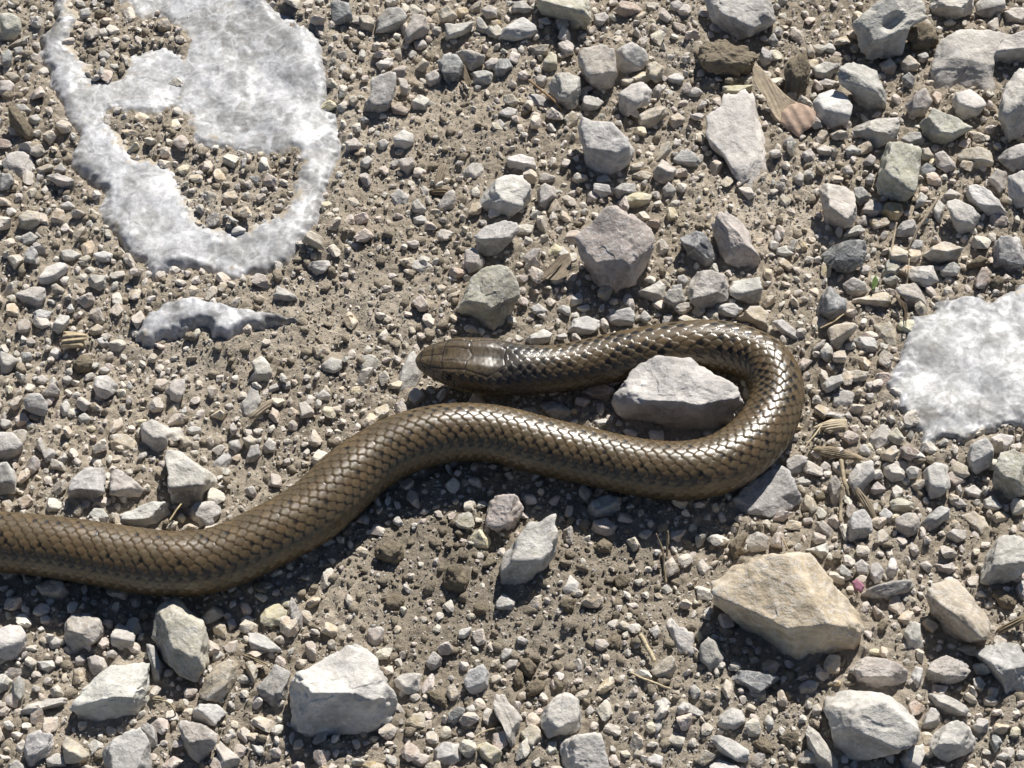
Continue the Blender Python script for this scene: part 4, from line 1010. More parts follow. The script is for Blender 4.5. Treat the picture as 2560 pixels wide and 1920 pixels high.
rng = np.random.default_rng(12)
def scatter(n, rmin, rmax, power, dens, spacing, seed, avoid=None, ext=False):
    """dart throwing on the ground; returns x, y, r"""
    g = np.random.default_rng(seed)
    x = g.uniform(-17.5, 17.5, n); y = g.uniform(-14.5, 17.0, n); lim_ = 330
    if ext:
        k_ = int(n*0.4); lim_ = 900; hx = g.uniform(-24, 24, 6*k_); hy = g.uniform(-17.5, 22, 6*k_); oo = (np.abs(hx) > 17.5) | (hy < -14.5) | (hy > 17.0)
        x = np.r_[x, hx[oo][:k_]]; y = np.r_[y, hy[oo][:k_]]; n = len(x)
    r = rmin*(rmax/rmin)**(g.uniform(0, 1, n)**power)
    p = to_px(np.stack([x, y, np.zeros(n)+0.1], -1))
    ok = (g.uniform(0, 1, n) < dens(p)) & ~masked(p) & (p[:, 0] > -lim_) & (p[:, 0] < 2560+lim_) & (p[:, 1] > -lim_) & (p[:, 1] < 1920+lim_)
    x, y, r = x[ok], y[ok], r[ok]
    o = np.argsort(-r); x, y, r = x[o], y[o], r[o]
    grid = {}; cs = 2*rmax*spacing+0.02; keep = []
    if avoid is not None:
        for (ax_, ay_, ar_) in avoid:
            grid.setdefault((int(ax_//cs), int(ay_//cs)), []).append((ax_, ay_, ar_))
    for k in range(len(x)):
        gi, gj = int(x[k]//cs), int(y[k]//cs); bad = False
        for a in (-1, 0, 1):
            for b in (-1, 0, 1):
                for (u, v, w_) in grid.get((gi+a, gj+b), ()):
                    if (u-x[k])**2+(v-y[k])**2 < ((w_+r[k])*spacing)**2: bad = True; break
                if bad: break
            if bad: break
        if not bad:
            grid.setdefault((gi, gj), []).append((x[k], y[k], r[k])); keep.append(k)
    return x[keep], y[keep], r[keep]

def slab_in(p_xy, margin=0.22):
    res = np.zeros(len(p_xy)); 
    for s_, (sdv, pk) in zip(SLABS, slab_masks(p_xy[:, 0].copy(), p_xy[:, 1].copy())):
        res = np.maximum(res, (sdv > margin)*(pk < -0.2))
    return res > 0

def rock_pool(n, sub, seed, p=50, jitter=0.05, k=6):
    U, F = ico(sub); out = []
    g = np.random.default_rng(seed)
    for i in range(n):
        pl = []; Rr = np.linalg.qr(g.normal(size=(3, 3)))[0]
        for j in range(k):
            v = g.normal(size=3); pl.append((v/np.linalg.norm(v), g.uniform(0.5, 0.85)))
        for v in ((1, 0, 0), (-1, 0, 0), (0, 1, 0), (0, -1, 0), (0, 0, 1), (0, 0, -1)): pl.append((Rr@np.array(v, float), g.uniform(0.7, 1.0)))
        r = rock_dirs(U, pl, p); r = r*(1+jitter*fbm(U*2.2+i*3.3, seed, 3)); r = r/r.mean()*0.9
        out.append(U*r[:, None]*np.array([1.0, g.uniform(0.6, 0.95), g.uniform(0.5, 0.8)]))
    return np.array(out), F

def rand_rot(n, g, tilt=0.6):
    a = g.uniform(0, 2*np.pi, n); ti = g.normal(0, tilt, n); ta = g.uniform(0, 2*np.pi, n)
    cz, sz = np.cos(a), np.sin(a); Rz = np.zeros((n, 3, 3)); Rz[:, 0, 0] = cz; Rz[:, 0, 1] = -sz; Rz[:, 1, 0] = sz; Rz[:, 1, 1] = cz; Rz[:, 2, 2] = 1
    k = np.stack([np.cos(ta), np.sin(ta), np.zeros(n)], -1); c, s = np.cos(ti), np.sin(ti)
    K = np.zeros((n, 3, 3)); K[:, 0, 2] = k[:, 1]; K[:, 1, 2] = -k[:, 0]; K[:, 2, 0] = -k[:, 1]; K[:, 2, 1] = k[:, 0]
    Rt = np.eye(3)[None]+s[:, None, None]*K+(1-c)[:, None, None]*(K@K)
    return Rt@Rz

def scatter_mesh(name, x, y, r, pool, F, cols, seed, lift, smooth, mat, squash=1.0):
    g = np.random.default_rng(seed); n = len(x); idx = g.integers(0, len(pool), n)
    V = pool[idx]*r[:, None, None]; V[:, :, 2] *= squash
    V = np.einsum('nij,nkj->nki', rand_rot(n, g), V)
    z = ground_z(x, y)+lift*r
    V = V+np.stack([x, y, z], -1)[:, None, :]
    nv = pool.shape[1]; FF = (F[None]+(np.arange(n)*nv)[:, None, None]).reshape(-1, F.shape[1])
    cc = np.repeat(cols, nv, 0)
    return link(name, np_mesh(name, V.reshape(-1, 3)*CM, FF, smooth, cc), mat)

def pick_colors(n, g, names, w_, var=0.13):
    k = g.choice(len(names), n, p=np.array(w_)/sum(w_)); base = np.array([PAL[q] for q in names])[k]
    return base*(1+g.uniform(-var, var, (n, 1)))*(1+g.uniform(-0.03, 0.03, (n, 3)))

def snake_clear(p):
    q = np.ones(len(p), bool)
    return q
d_peb = lambda p: np.clip(1.0-0.93*bareness(p), 0, 1)*np.where((p[:, 0] < 700) | (p[:, 0] > 1900) | (p[:, 1] > 1500), 1.0, 0.75)
# remaining traced small stones join the loose gravel
Vx, Fx, Cx, off = [], [], [], 0
for s in extra_small:
    L, F, C, A = make_stone(s['px'], s['opt'], int(s['cen'][0]*7+s['cen'][1]*13), 3)
    Vx.append(L+C); Fx.append(F+off); off += len(L)
    Cx.append(np.repeat(np.array([PAL[s['c']]])*rs.uniform(0.9, 1.1), len(L), 0))

xb, yb, rb = scatter(11000, 0.115, 0.26, 1.9, d_peb, 0.86, 5, ext=True)
ok = ~slab_in(np.stack([xb, yb], -1)) | (np.random.default_rng(1).uniform(size=len(xb)) < 0.02); xb, yb, rb = xb[ok], yb[ok], rb[ok]
pool2, F2 = rock_pool(24, 3, 41); pool1, F1 = rock_pool(24, 2, 43)
g = np.random.default_rng(8); GW = np.array([[1.16, 1.09, 0.99]])
big = rb > 0.2
for sel, pl, fc, nm_lab, sd_ in ((big, pool2, F2, 'loose pea-sized limestone gravel strewn over the soil', 6), (~big, pool1, F1, 'small lentil-sized limestone gravel strewn over the soil', 7)):
    ob = scatter_mesh('gravel', xb[sel], yb[sel], rb[sel], pl, fc, GW*pick_colors(sel.sum(), g, 'WLGPTKYNR', (13, 24, 6, 26, 22, 14, 3, 2, 1)), sd_, 0.3, False, M_GRAVEL)
    tag(ob, nm_lab, 'gravel', kind='stuff')
if Vx:
    oe = link('gravel', np_mesh('gravel', np.concatenate(Vx)*CM, np.concatenate(Fx), True, np.concatenate(Cx)), M_GRAVEL)
    tag(oe, 'small flat limestone flakes lying between the larger stones', 'gravel', kind='stuff')
xs, ys, rs_ = scatter(24000, 0.05, 0.13, 1.3, lambda p: np.clip(1.0-0.8*bareness(p), 0, 1), 0.9, 15, list(zip(xb, yb, rb)), ext=True)
ok = ~slab_in(np.stack([xs, ys], -1)) | (np.random.default_rng(2).uniform(size=len(xs)) < 0.015); xs, ys, rs_ = xs[ok], ys[ok], rs_[ok]
pool1, F1 = rock_pool(30, 2, 53)
os_ = scatter_mesh('fine_gravel', xs, ys, rs_, pool1, F1, GW*pick_colors(len(xs), g, 'WLGPTKEO', (12, 20, 5, 24, 24, 12, 10, 1)), 16, 0.25, False, M_GRAVEL)
tag(os_, 'fine tan and cream gravel filling the gaps between stones', 'gravel', kind='stuff')
# soil crumbs
d_cr = lambda p: np.where(slab_in(on_z(p[:, 0], p[:, 1], 0.0)[:, :2], 0.15), 0.03, np.clip(0.35+0.75*bareness(p)+0.5*fbm2(p[:, 0]*0.008, p[:, 1]*0.008, 91, 2), 0.1, 1))
xc, yc, rc = scatter(19000, 0.045, 0.19, 2.4, d_cr, 0.75, 25)
pool0, F0 = rock_pool(24, 2, 47, 8, 0.35); poolt, Ft = rock_pool(24, 1, 48, 10, 0.3); big = rc > 0.085
for sel, pl, fc, lb in ((big, pool0, F0, 'loose lumps of dry brown soil scattered over bare patches'), (~big, poolt, Ft, 'tiny crumbs of dry brown soil scattered over bare patches')):
    oc = scatter_mesh('soil_crumbs', xc[sel], yc[sel], rc[sel], pl, fc, soil_tint(xc[sel], yc[sel]), 26, 0.25, True, M_CRUMB)
    tag(oc, lb, 'soil crumbs', kind='stuff')
xg, yg, rg = scatter(90000, 0.018, 0.055, 1.6, lambda p: np.where(slab_in(on_z(p[:, 0], p[:, 1], 0.0)[:, :2], 0.15), 0.05, 0.9), 0.7, 35)
og_ = np.array([(1, 0, 0), (-1, 0, 0), (0, 1, 0), (0, -1, 0), (0, 0, 1), (0, 0, -1)], float)
Fg = np.array([(0, 2, 4), (2, 1, 4), (1, 3, 4), (3, 0, 4), (2, 0, 5), (1, 2, 5), (3, 1, 5), (0, 3, 5)])
gq = np.random.default_rng(3); poolg = og_[None]*gq.uniform(0.6, 1.1, (30, 6, 1))+gq.normal(0, 0.22, (30, 6, 3))
og = scatter_mesh('grit', xg, yg, rg, poolg, Fg, pick_colors(len(xg), g, 'WLPTKE', (8, 14, 20, 28, 8, 34)), 36, 0.3, False, M_GRAVEL)
tag(og, 'sand-sized tan grit dusted over soil and slabs', 'grit', kind='stuff')
# ------------------------------------------------------------------ the snake
# centre line in photo pixels (x, y, half width seen), then raised height above its resting height (cm)
SN = [(-1000, 1420, 5, 0), (-900, 1440, 18, 0), (-760, 1440, 36, 0), (-600, 1410, 52, 0), (-430, 1372, 64, 0), (-270, 1348, 71, 0), (-120, 1346, 75, 0),
      (0, 1355, 77, 0), (120, 1366, 78, 0), (220, 1381, 80, 0), (330, 1400, 83, 0), (440, 1411, 83, 0), (540, 1400, 82, 0), (665, 1345, 82, 0),
      (780, 1282, 83, 0), (866, 1202, 83, 0.02), (940, 1145, 79, 0.05), (1023, 1105, 78, 0.1), (1128, 1082, 75, 0.15), (1240, 1085, 73, 0.12), (1345, 1113, 74, 0.06),
      (1476, 1143, 73, 0), (1590, 1168, 73, 0), (1700, 1178, 75, 0), (1800, 1161, 76, 0), (1885, 1104, 74, 0), (1933, 1030, 69, 0), (1942, 970, 68, 0),
      (1920, 915, 67, 0), (1870, 884, 66, 0), (1800, 866, 66, 0), (1720, 866, 65, 0), (1602, 882, 64, 0), (1480, 906, 61, 0.02), (1400, 921, 60, 0.06),
      (1320, 926, 63, 0.12), (1258, 923, 69, 0.16), (1218, 918, 71, 0.18), (1178, 914, 68, 0.19), (1138, 908, 62, 0.2), (1099, 904, 50, 0.2), (1079, 902, 42, 0.2),
      (1060, 901, 31, 0.2), (1048, 900, 20, 0.19), (1039, 899, 4, 0.18)]
SN = np.array(SN, float)
CP = []; CR = []
for (px, py, hw, up) in SN:
    zc = 0.7
    for it in range(3):
        C = on_z(px, py, zc); depth = (C-CAM)@FWD; r = hw/1280*TANH*depth
        zc = max(r*0.93, 0.05)+up+0.06+0.5*gz(C[0], C[1])
        if px < 1300 and py < 960: zc = 0.62+up+0.3*max(0, r-0.5)
    CP.append(on_z(px, py, zc)); CR.append(r)
CP = np.array(CP); CR = np.array(CR)
# smooth spline through the centres
def catmull(P, n):
    t = np.r_[0, np.cumsum(np.linalg.norm(np.diff(P[:, :3], axis=0), axis=1)**0.5)]
    tt = np.linspace(0, t[-1], n); out = np.zeros((n, P.shape[1]))
    m = np.zeros_like(P); m[1:-1] = (P[2:]-P[:-2])/(t[2:]-t[:-2])[:, None]
    m[0] = (P[1]-P[0])/(t[1]-t[0]); m[-1] = (P[-1]-P[-2])/(t[-1]-t[-2])
    k = np.clip(np.searchsorted(t, tt, 'right')-1, 0, len(t)-2); h = (t[k+1]-t[k]); s = (tt-t[k])/h
    s2, s3 = s*s, s*s*s
    return (2*s3-3*s2+1)[:, None]*P[k]+((s3-2*s2+s)*h)[:, None]*m[k]+(-2*s3+3*s2)[:, None]*P[k+1]+((s3-s2)*h)[:, None]*m[k+1]
fine = catmull(np.c_[CP, CR], 6000)
# gentle smoothing of the axis (not of the snout)
ker = np.hanning(181); ker /= ker.sum()
sm = np.stack([np.convolve(np.pad(fine[:, k], 90, 'reflect', reflect_type='odd'), ker, 'valid') for k in range(4)], 1)
wgt = sstep(5250, 5550, np.arange(6000))[:, None]; fine = sm*(1-wgt)+fine*wgt
sl = np.r_[0, np.cumsum(np.linalg.norm(np.diff(fine[:, :3], axis=0), axis=1))]; LT = sl[-1]
HEADL = 2.35
s_off = sl[np.argmin(np.abs(to_px(fine[:, :3])[:, 0]+60))]     # where it leaves the frame
def steps():
    a = [0.0]
    while a[-1] < LT:
        d = 0.07 if a[-1] < s_off else 0.028 if a[-1] < LT-HEADL-0.2 else 0.016 if a[-1] < LT-0.12 else 0.008
        a.append(a[-1]+d)
    a[-1] = LT; return np.array(a)
ss = steps(); ring = np.stack([np.interp(ss, sl, fine[:, k]) for k in range(4)], 1)
T_ = np.gradient(ring[:, :3], ss, axis=0); T_ /= np.linalg.norm(T_, axis=1)[:, None]
kern = np.hanning(25); kern /= kern.sum()
T_ = np.stack([np.convolve(np.pad(T_[:, k], 12, 'edge'), kern, 'valid') for k in range(3)], 1); T_ /= np.linalg.norm(T_, axis=1)[:, None]
S_ = np.cross(T_, [0, 0, 1.0]); S_ /= np.linalg.norm(S_, axis=1)[:, None]; U_ = np.cross(S_, T_)     # S_: right-hand side of the snake
NA = 184
ph = -np.pi+np.arange(NA)*2*np.pi/NA                       # 0 = middle of the back
PHI, SS = np.meshgrid(ph, ss)
Rr = ring[:, 3][:, None]*np.ones_like(PHI)
hd = (LT-SS)/HEADL                                          # 0 at snout, 1 at nape
hw_ = sstep(1.25, 0.85, hd)                                 # head weight
# cross-section
wx = 1.0+0.09*hw_; wz = 0.95-0.20*hw_-0.05*sstep(0.5, 0.1, hd)*hw_
cs, sn_ = np.cos(PHI), np.sin(PHI)
bx = np.sign(sn_)*np.abs(sn_)**(1-0.22*hw_); bz = np.sign(cs)*np.abs(cs)**(1-0.05*hw_)
bz = np.where(bz < 0, bz*(0.9-0.12*hw_), bz*(1-0.10*hw_*sstep(0.35, 0.0, np.abs(PHI))))
LX = Rr*wx*bx; LZ = Rr*wz*bz
NR = 21; ROWW = math.radians(262)/NR                        # rows of scales over back and flanks
LS = 0.285                                                  # scale length
rowf = PHI/ROWW; Sn = (LT-SS)*(1+0.3*sstep(9.0, 2.0, LT-SS))/LS     # counted from the head
best = np.full(PHI.shape, 9.0); sec = np.full(PHI.shape, 9.0); bi = np.zeros(PHI.shape, int); bj = np.zeros(PHI.shape, int); bt = np.zeros(PHI.shape); bl = np.zeros(PHI.shape)
j0 = np.round(rowf).astype(int)
for dj in (-1, 0, 1):
    j = j0+dj; off_ = 0.5*(j % 2)
    i0 = np.floor(Sn-off_).astype(int)
    for di in (-1, 0, 1):
        i = i0+di; ds = Sn-(i+off_+0.5); dl = rowf-j
        # pointed, slightly longer behind
        m = (np.abs(ds/0.66)**1.45+np.abs(dl/0.98)**1.45)**(1/1.45)
        new = m < best
        sec = np.where(new, best, np.minimum(sec, m))
        bi = np.where(new, i, bi); bj = np.where(new, j, bj); bt = np.where(new, ds, bt); bl = np.where(new, dl, bl)
        best = np.where(new, m, best)
edge = sec-best                                             # 0 at seams
def hsh(a, b, k): return (_h(a.astype(np.int64), b.astype(np.int64), np.full(a.shape, k, np.int64), 5)+1)/2
r1, r2, r3 = hsh(bi, bj, 1), hsh(bi, bj, 2), hsh(bi, bj, 3)
# belly plates
belly = sstep(math.radians(128), math.radians(134), np.abs(PHI))
plate_t = (Sn*1.0) % 1.0; bel_edge = np.minimum(plate_t, 1-plate_t)*2
# head plates: distance to grooves in plan
HX = hd*HEADL; HY = sn_*np.abs(sn_)**-0.0
hw_cm = np.interp(ss, ss, ring[:, 3])[:, None]*np.ones_like(PHI)
gro = [((.04, 0), (.33, 0)), ((.33, -.34), (.33, .34)), ((.33, -.34), (.60, -.24)), ((.33, .34), (.60, .24)), ((.60, -.24), (.66, 0)), ((.60, .24), (.66, 0)),
       ((.66, 0), (.98, 0)), ((.60, -.24), (.60, -.58)), ((.60, .24), (.60, .58)), ((.60, -.58), (.84, -.72)), ((.60, .58), (.84, .72)), ((.84, -.72), (1.0, -.34)), ((.84, .72), (1.0, .34)),
       ((1.0, -.34), (.98, 0)), ((1.0, .34), (.98, 0)), ((.33, -.34), (.36, -.68)), ((.33, .34), (.36, .68)), ((.36, -.68), (.60, -.58)), ((.36, .68), (.60, .58)),
       ((.19, -.72), (.19, .72)), ((.19, -.72), (.36, -.68)), ((.19, .72), (.36, .68)), ((.07, -.6), (.07, .6)), ((.07, .6), (.19, .72)), ((.07, -.6), (.19, -.72))]
gd = np.full(PHI.shape, 9.0); top = (np.abs(PHI) < math.radians(88)) & (hd < 1.1)
for (a, b) in gro:
    ax_, ay_ = a[0]*HEADL, a[1]*0.62; bx_, by_ = b[0]*HEADL, b[1]*0.62
    e_x, e_y = bx_-ax_, by_-ay_
    yq = LX/np.maximum(Rr*wx, 0.02)*0.62
    t = np.clip(((HX-ax_)*e_x+(yq-ay_)*e_y)/(e_x**2+e_y**2), 0, 1)
    gd = np.where(top, np.minimum(gd, np.hypot(HX-ax_-t*e_x, yq-ay_-t*e_y)), gd)
ylat = np.abs(LX/np.maximum(Rr*wx, 0.02))
lim = np.interp(hd, [0, .07, .19, .36, .6, .84, 1.0, 1.01, 1.3], [.9, .75, .80, .72, .60, .74, .36, 0, 0])
plates = sstep(0.05, -0.02, ylat-lim)*(hd < 1.0)*(np.abs(PHI) < math.radians(90))
# side of the head: rows of shields, mouth line
aph = np.degrees(np.abs(PHI)); mouth_ang = np.interp(hd, [0, .1, .5, .85], [96, 104, 108, 112])
mouth = np.exp(-((aph-mouth_ang)/2.6)**2)*sstep(0.86, 0.78, hd)*(hd < 0.9)
labial = ((hd < 0.84) & (aph > 82)).astype(float)*sstep(0.9, 0.8, hd)
lab_t = (hd*HEADL/0.235) % 1.0; lab_e = np.minimum(lab_t, 1-lab_t)*0.235
lab_g = np.minimum(lab_e, np.abs(aph-84)*0.011)
sideg = ((hd < 0.55) & (aph > 50) & (aph <= 84)).astype(float)*(1-plates)
sid_t = (hd*HEADL/0.30) % 1.0; sid_e = np.minimum(np.minimum(sid_t, 1-sid_t)*0.30, np.abs(aph-66)*0.012)
sc_w = (1-plates)*(1-np.maximum(labial, sideg))*(1-belly*(hd > 0.9))*(1-(hd < 0.9)*(aph > 112))
# relief
sc_h = 0.024*(bt+0.1)+0.006*np.clip(1-(bl/0.75)**2, -1, 1)-0.009*np.exp(-(edge/0.06)**2)
sc_h = sc_h*np.clip(Rr/0.7, 0.3, 1)*(1-0.25*hw_)
pl_h = -0.009*np.exp(-(gd/0.018)**2)+0.003*noise3(np.stack([SS*14, PHI*8, PHI*0], -1), 81)
lb_h = -0.013*np.exp(-(lab_g/0.016)**2); sd_h = -0.013*np.exp(-(sid_e/0.016)**2)
bl_h = 0.014*(plate_t-0.5)-0.012*np.exp(-(bel_edge/0.1)**2)
H = sc_w*sc_h+plates*pl_h+labial*lb_h+sideg*sd_h+belly*(hd > 0.9)*bl_h-0.03*mouth*(hd < 0.9)
H = H*sstep(0.0, 0.12, hd)
# brow ridge and eye socket
brow = np.exp(-((hd-0.44)/0.12)**2-((aph-46)/10)**2); H = H+0.03*brow
eye_c = np.exp(-(((hd-0.43)*HEADL/0.13)**2+((aph-61)/10)**2)); H = H-0.05*eye_c
nost = np.exp(-(((hd-0.075)*HEADL/0.03)**2+((aph-72)/5)**2)); H = H-0.03*nost
nrm = np.stack([bx, bz], -1); nrm /= np.maximum(np.linalg.norm(nrm, axis=-1, keepdims=True), 1e-6)
LX2 = LX+nrm[..., 0]*H; LZ2 = LZ+nrm[..., 1]*H
V = ring[:, None, :3]+LX2[..., None]*S_[:, None, :]+LZ2[..., None]*U_[:, None, :]
# colour
def L3(c): return np.array(c)[None, None, :]
col = L3((0.108, 0.075, 0.038))*np.ones(PHI.shape+(3,))
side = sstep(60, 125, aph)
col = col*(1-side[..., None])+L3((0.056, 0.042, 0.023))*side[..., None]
col = col*(0.84+0.32*r1[..., None])*(1+0.10*(r2-0.5)[..., None]*np.array([1, 0, -1.0]))
col = col*(1+0.30*(bt[..., None]-0.0)*sc_w[..., None])                       # paler towards the rear tip
col = col*(1-0.72*(sc_w*np.exp(-(edge/0.085)**2))[..., None])               # dark seams
tip = sc_w*np.exp(-((edge-0.17)/0.06)**2)*sstep(0.1, 0.45, bt)
col = col+tip[..., None]*L3((0.05, 0.04, 0.018))*sstep(110, 60, aph)[..., None]
yel = sc_w*sstep(0.25, 0.5, bt)*sstep(55, 75, aph)*sstep(120, 95, aph)*(r3 > 0.45)*np.exp(-((edge-0.1)/0.09)**2)
col = col+yel[..., None]*L3((0.13, 0.105, 0.03))
# broken double row of dark dashes along the back, fainter specks between
aj = np.abs(bj)
spot = ((aj == 2) & (hsh(bi//1, bj, 9) > 0.62)) | ((aj == 3) & (hsh(bi, bj, 11) > 0.9)) | ((aj == 1) & (hsh(bi, bj, 13) > 0.9))
nk = sstep(13.0, 8.0, LT-SS); spot = spot | ((nk > 0.3) & (aj <= 3) & (aj >= 1) & (hsh(bi//2, bj, 15) > 0.62))
spm = spot*sc_w*sstep(0.02+0.2*nk, -0.22+0.2*nk, bt+0.3*np.abs(bl))*sstep(0.5, 0.85, hd)
col = col*(1-0.9*spm[..., None])
fleck = sstep(0.25, 0.55, noise3(np.stack([SS*22, PHI*11, PHI*0], -1), 61))
col = col*(1-0.25*fleck[..., None])
# head
headc = L3((0.095, 0.068, 0.037))*(1+0.25*fbm(np.stack([SS*9, PHI*5, PHI*0], -1), 71, 3)[..., None])
freck = sstep(0.3, 0.6, noise3(np.stack([SS*34, PHI*16, PHI*0], -1), 63)); headc = headc*(1-0.45*freck[..., None])
hm = (np.maximum(plates, np.maximum(sideg, labial*(aph < 100)))*(hd < 1.0))[..., None]
col = col*(1-hm)+headc*hm
col = col*(1-0.8*(plates*np.exp(-(gd/0.018)**2))[..., None])*(1-0.7*(labial*np.exp(-(lab_g/0.016)**2))[..., None])*(1-0.7*(sideg*np.exp(-(sid_e/0.014)**2))[..., None])
lip = labial*sstep(92, 99, aph)*(0.4+0.6*sstep(-0.1, 0.3, noise3(np.stack([SS*8, PHI*6, PHI*0], -1), 67)))
col = col*(1-0.75*lip[..., None])+0.75*lip[..., None]*L3((0.40, 0.36, 0.17))
thro = ((hd < 1.3)*sstep(112, 122, aph))*sstep(1.5, 1.0, hd)
col = col*(1-0.6*thro[..., None])+0.6*thro[..., None]*L3((0.20, 0.17, 0.08))
col = col*(1-0.85*(mouth*(hd < 0.9))[..., None])
stripe = np.exp(-((aph-78)/8)**2)*sstep(0.0, 0.2, hd)*sstep(1.5, 0.9, hd); col = col*(1-0.45*stripe[..., None])
nape = np.exp(-((hd-1.08)/0.16)**2)*sstep(95, 55, aph); col = col*(1-0.5*nape[..., None]*(0.5+0.5*r2[..., None]))
grey = np.exp(-((hd-1.12)/0.3)**2)*0.5
col = col*(1-grey[..., None])+grey[..., None]*col.mean(-1, keepdims=True)*L3((0.95, 1.0, 1.05))
bel = belly*(hd > 1.0); col = col*(1-0.5*bel[..., None])+0.5*bel[..., None]*L3((0.12, 0.105, 0.06))
col = col*(1-0.8*(eye_c*0.6+nost)[..., None]); col = np.clip(col, 0.004, 1)

n_r, n_a = PHI.shape
idx = np.arange(n_r*n_a).reshape(n_r, n_a)
Fq = np.stack([idx[:-1], np.roll(idx[:-1], -1, 1), np.roll(idx[1:], -1, 1), idx[1:]], -1).reshape(-1, 4)
Vf = np.concatenate([V.reshape(-1, 3), ring[:1, :3], ring[-1:, :3]+T_[-1:]*0.01]); cf = np.concatenate([col.reshape(-1, 3), col[0, :1], col[-1, :1]])
m_, t_, b_ = newmat('snake_skin'); g_ = G(t_)
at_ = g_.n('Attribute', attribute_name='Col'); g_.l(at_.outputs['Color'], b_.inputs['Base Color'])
gp = g_.n('NewGeometry').outputs['Position']; nn = g_.noise(gp, 900, 3, 0.6)
g_.l(g_.ramp(nn, [(0.3, 0.29), (0.7, 0.42)]), b_.inputs['Roughness'])
b_.inputs['Specular IOR Level'].default_value = 0.6
g_.l(g_.bump(g_.noise(gp, 5200, 2, 0.5), 0.12, 0.0001), b_.inputs['Normal'])
snake = bpy.data.objects.new('snake', None); COL.objects.link(snake); base_pt = CP[20].copy(); base_pt[2] = 0; snake.location = base_pt*CM
tag(snake, 'olive brown snake with dark back flecks lying in a doubled-back bend on the gravel', 'snake')
tri = []
for k in range(n_a):
    tri.append((idx[0, (k+1) % n_a], idx[0, k], n_r*n_a)); tri.append((idx[-1, k], idx[-1, (k+1) % n_a], n_r*n_a+1))
me = bpy.data.meshes.new('body')
allF = np.concatenate([Fq, np.array([(a, b, c, c) for a, b, c in tri])])
loops = np.concatenate([Fq.ravel(), np.array(tri).ravel()]).astype(np.int32)
starts = np.concatenate([np.arange(len(Fq))*4, len(Fq)*4+np.arange(len(tri))*3]).astype(np.int32)
Vm = ((Vf-base_pt)*CM).astype(np.float32)
me.vertices.add(len(Vm)); me.vertices.foreach_set('co', Vm.ravel())
me.loops.add(len(loops)); me.loops.foreach_set('vertex_index', loops)
me.polygons.add(len(starts)); me.polygons.foreach_set('loop_start', starts); me.polygons.foreach_set('use_smooth', np.ones(len(starts), bool))
me.update(calc_edges=True)
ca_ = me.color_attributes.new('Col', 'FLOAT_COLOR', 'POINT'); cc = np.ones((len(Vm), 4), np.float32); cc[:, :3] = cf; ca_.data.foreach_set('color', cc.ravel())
body = link('body', me, m_, snake)
# eyes
me_, te_, be_ = newmat('snake_eye'); ge = G(te_); be_.inputs['Base Color'].default_value = (0.045, 0.028, 0.012, 1); be_.inputs['Roughness'].default_value = 0.12
mp_, tp_, bp_ = newmat('snake_pupil'); bp_.inputs['Base Color'].default_value = (0.004, 0.004, 0.004, 1); bp_.inputs['Roughness'].default_value = 0.08
ke = int(np.argmin(np.abs(hd[:, 0]-0.43)))
for sg in (-1, 1):
    ja = int(np.argmin(np.abs(ph-sg*math.radians(61))))
    c_ = V[ke, ja]; nrm3 = nrm[ke, ja, 0]*S_[ke]+nrm[ke, ja, 1]*U_[ke]
    Ue, Fe = ico(4); ve = Ue*0.115*np.array([1, 1, 1])
    ve = (Ue[:, :1]*T_[ke]*0.125+Ue[:, 1:2]*np.cross(nrm3, T_[ke])*0.095+Ue[:, 2:]*nrm3*0.075)
    e = link('eye', np_mesh('eye', ve*CM, Fe), me_, snake); e.location = (c_+nrm3*0.02-base_pt)*CM
    vp = (Ue[:, :1]*T_[ke]*0.05+Ue[:, 1:2]*np.cross(nrm3, T_[ke])*0.05+Ue[:, 2:]*nrm3*0.02)
    pu = link('pupil', np_mesh('pupil', vp*CM, Fe), mp_, e); pu.location = nrm3*0.064*CM
# ------------------------------------------------------------------ plant scraps, wood, litter
def plant_mat(name, rough=0.8):
    m, t, b = newmat(name); g = G(t); at = g.n('Attribute', attribute_name='Col'); gp = g.n('NewGeometry').outputs['Position']
    n1 = g.noise(gp, 700, 4, 0.6); c = g.mix('MULTIPLY', 0.8, at.outputs['Color'], g.ramp(n1, [(0.3, 0.65), (0.7, 1.2)]))
    g.l(c, b.inputs['Base Color']); b.inputs['Roughness'].default_value = rough; b.inputs['Specular IOR Level'].default_value = 0.2
    g.l(g.bump(n1, 0.5, 0.0003), b.inputs['Normal']); return m
M_PLANT = plant_mat('dry_plant')

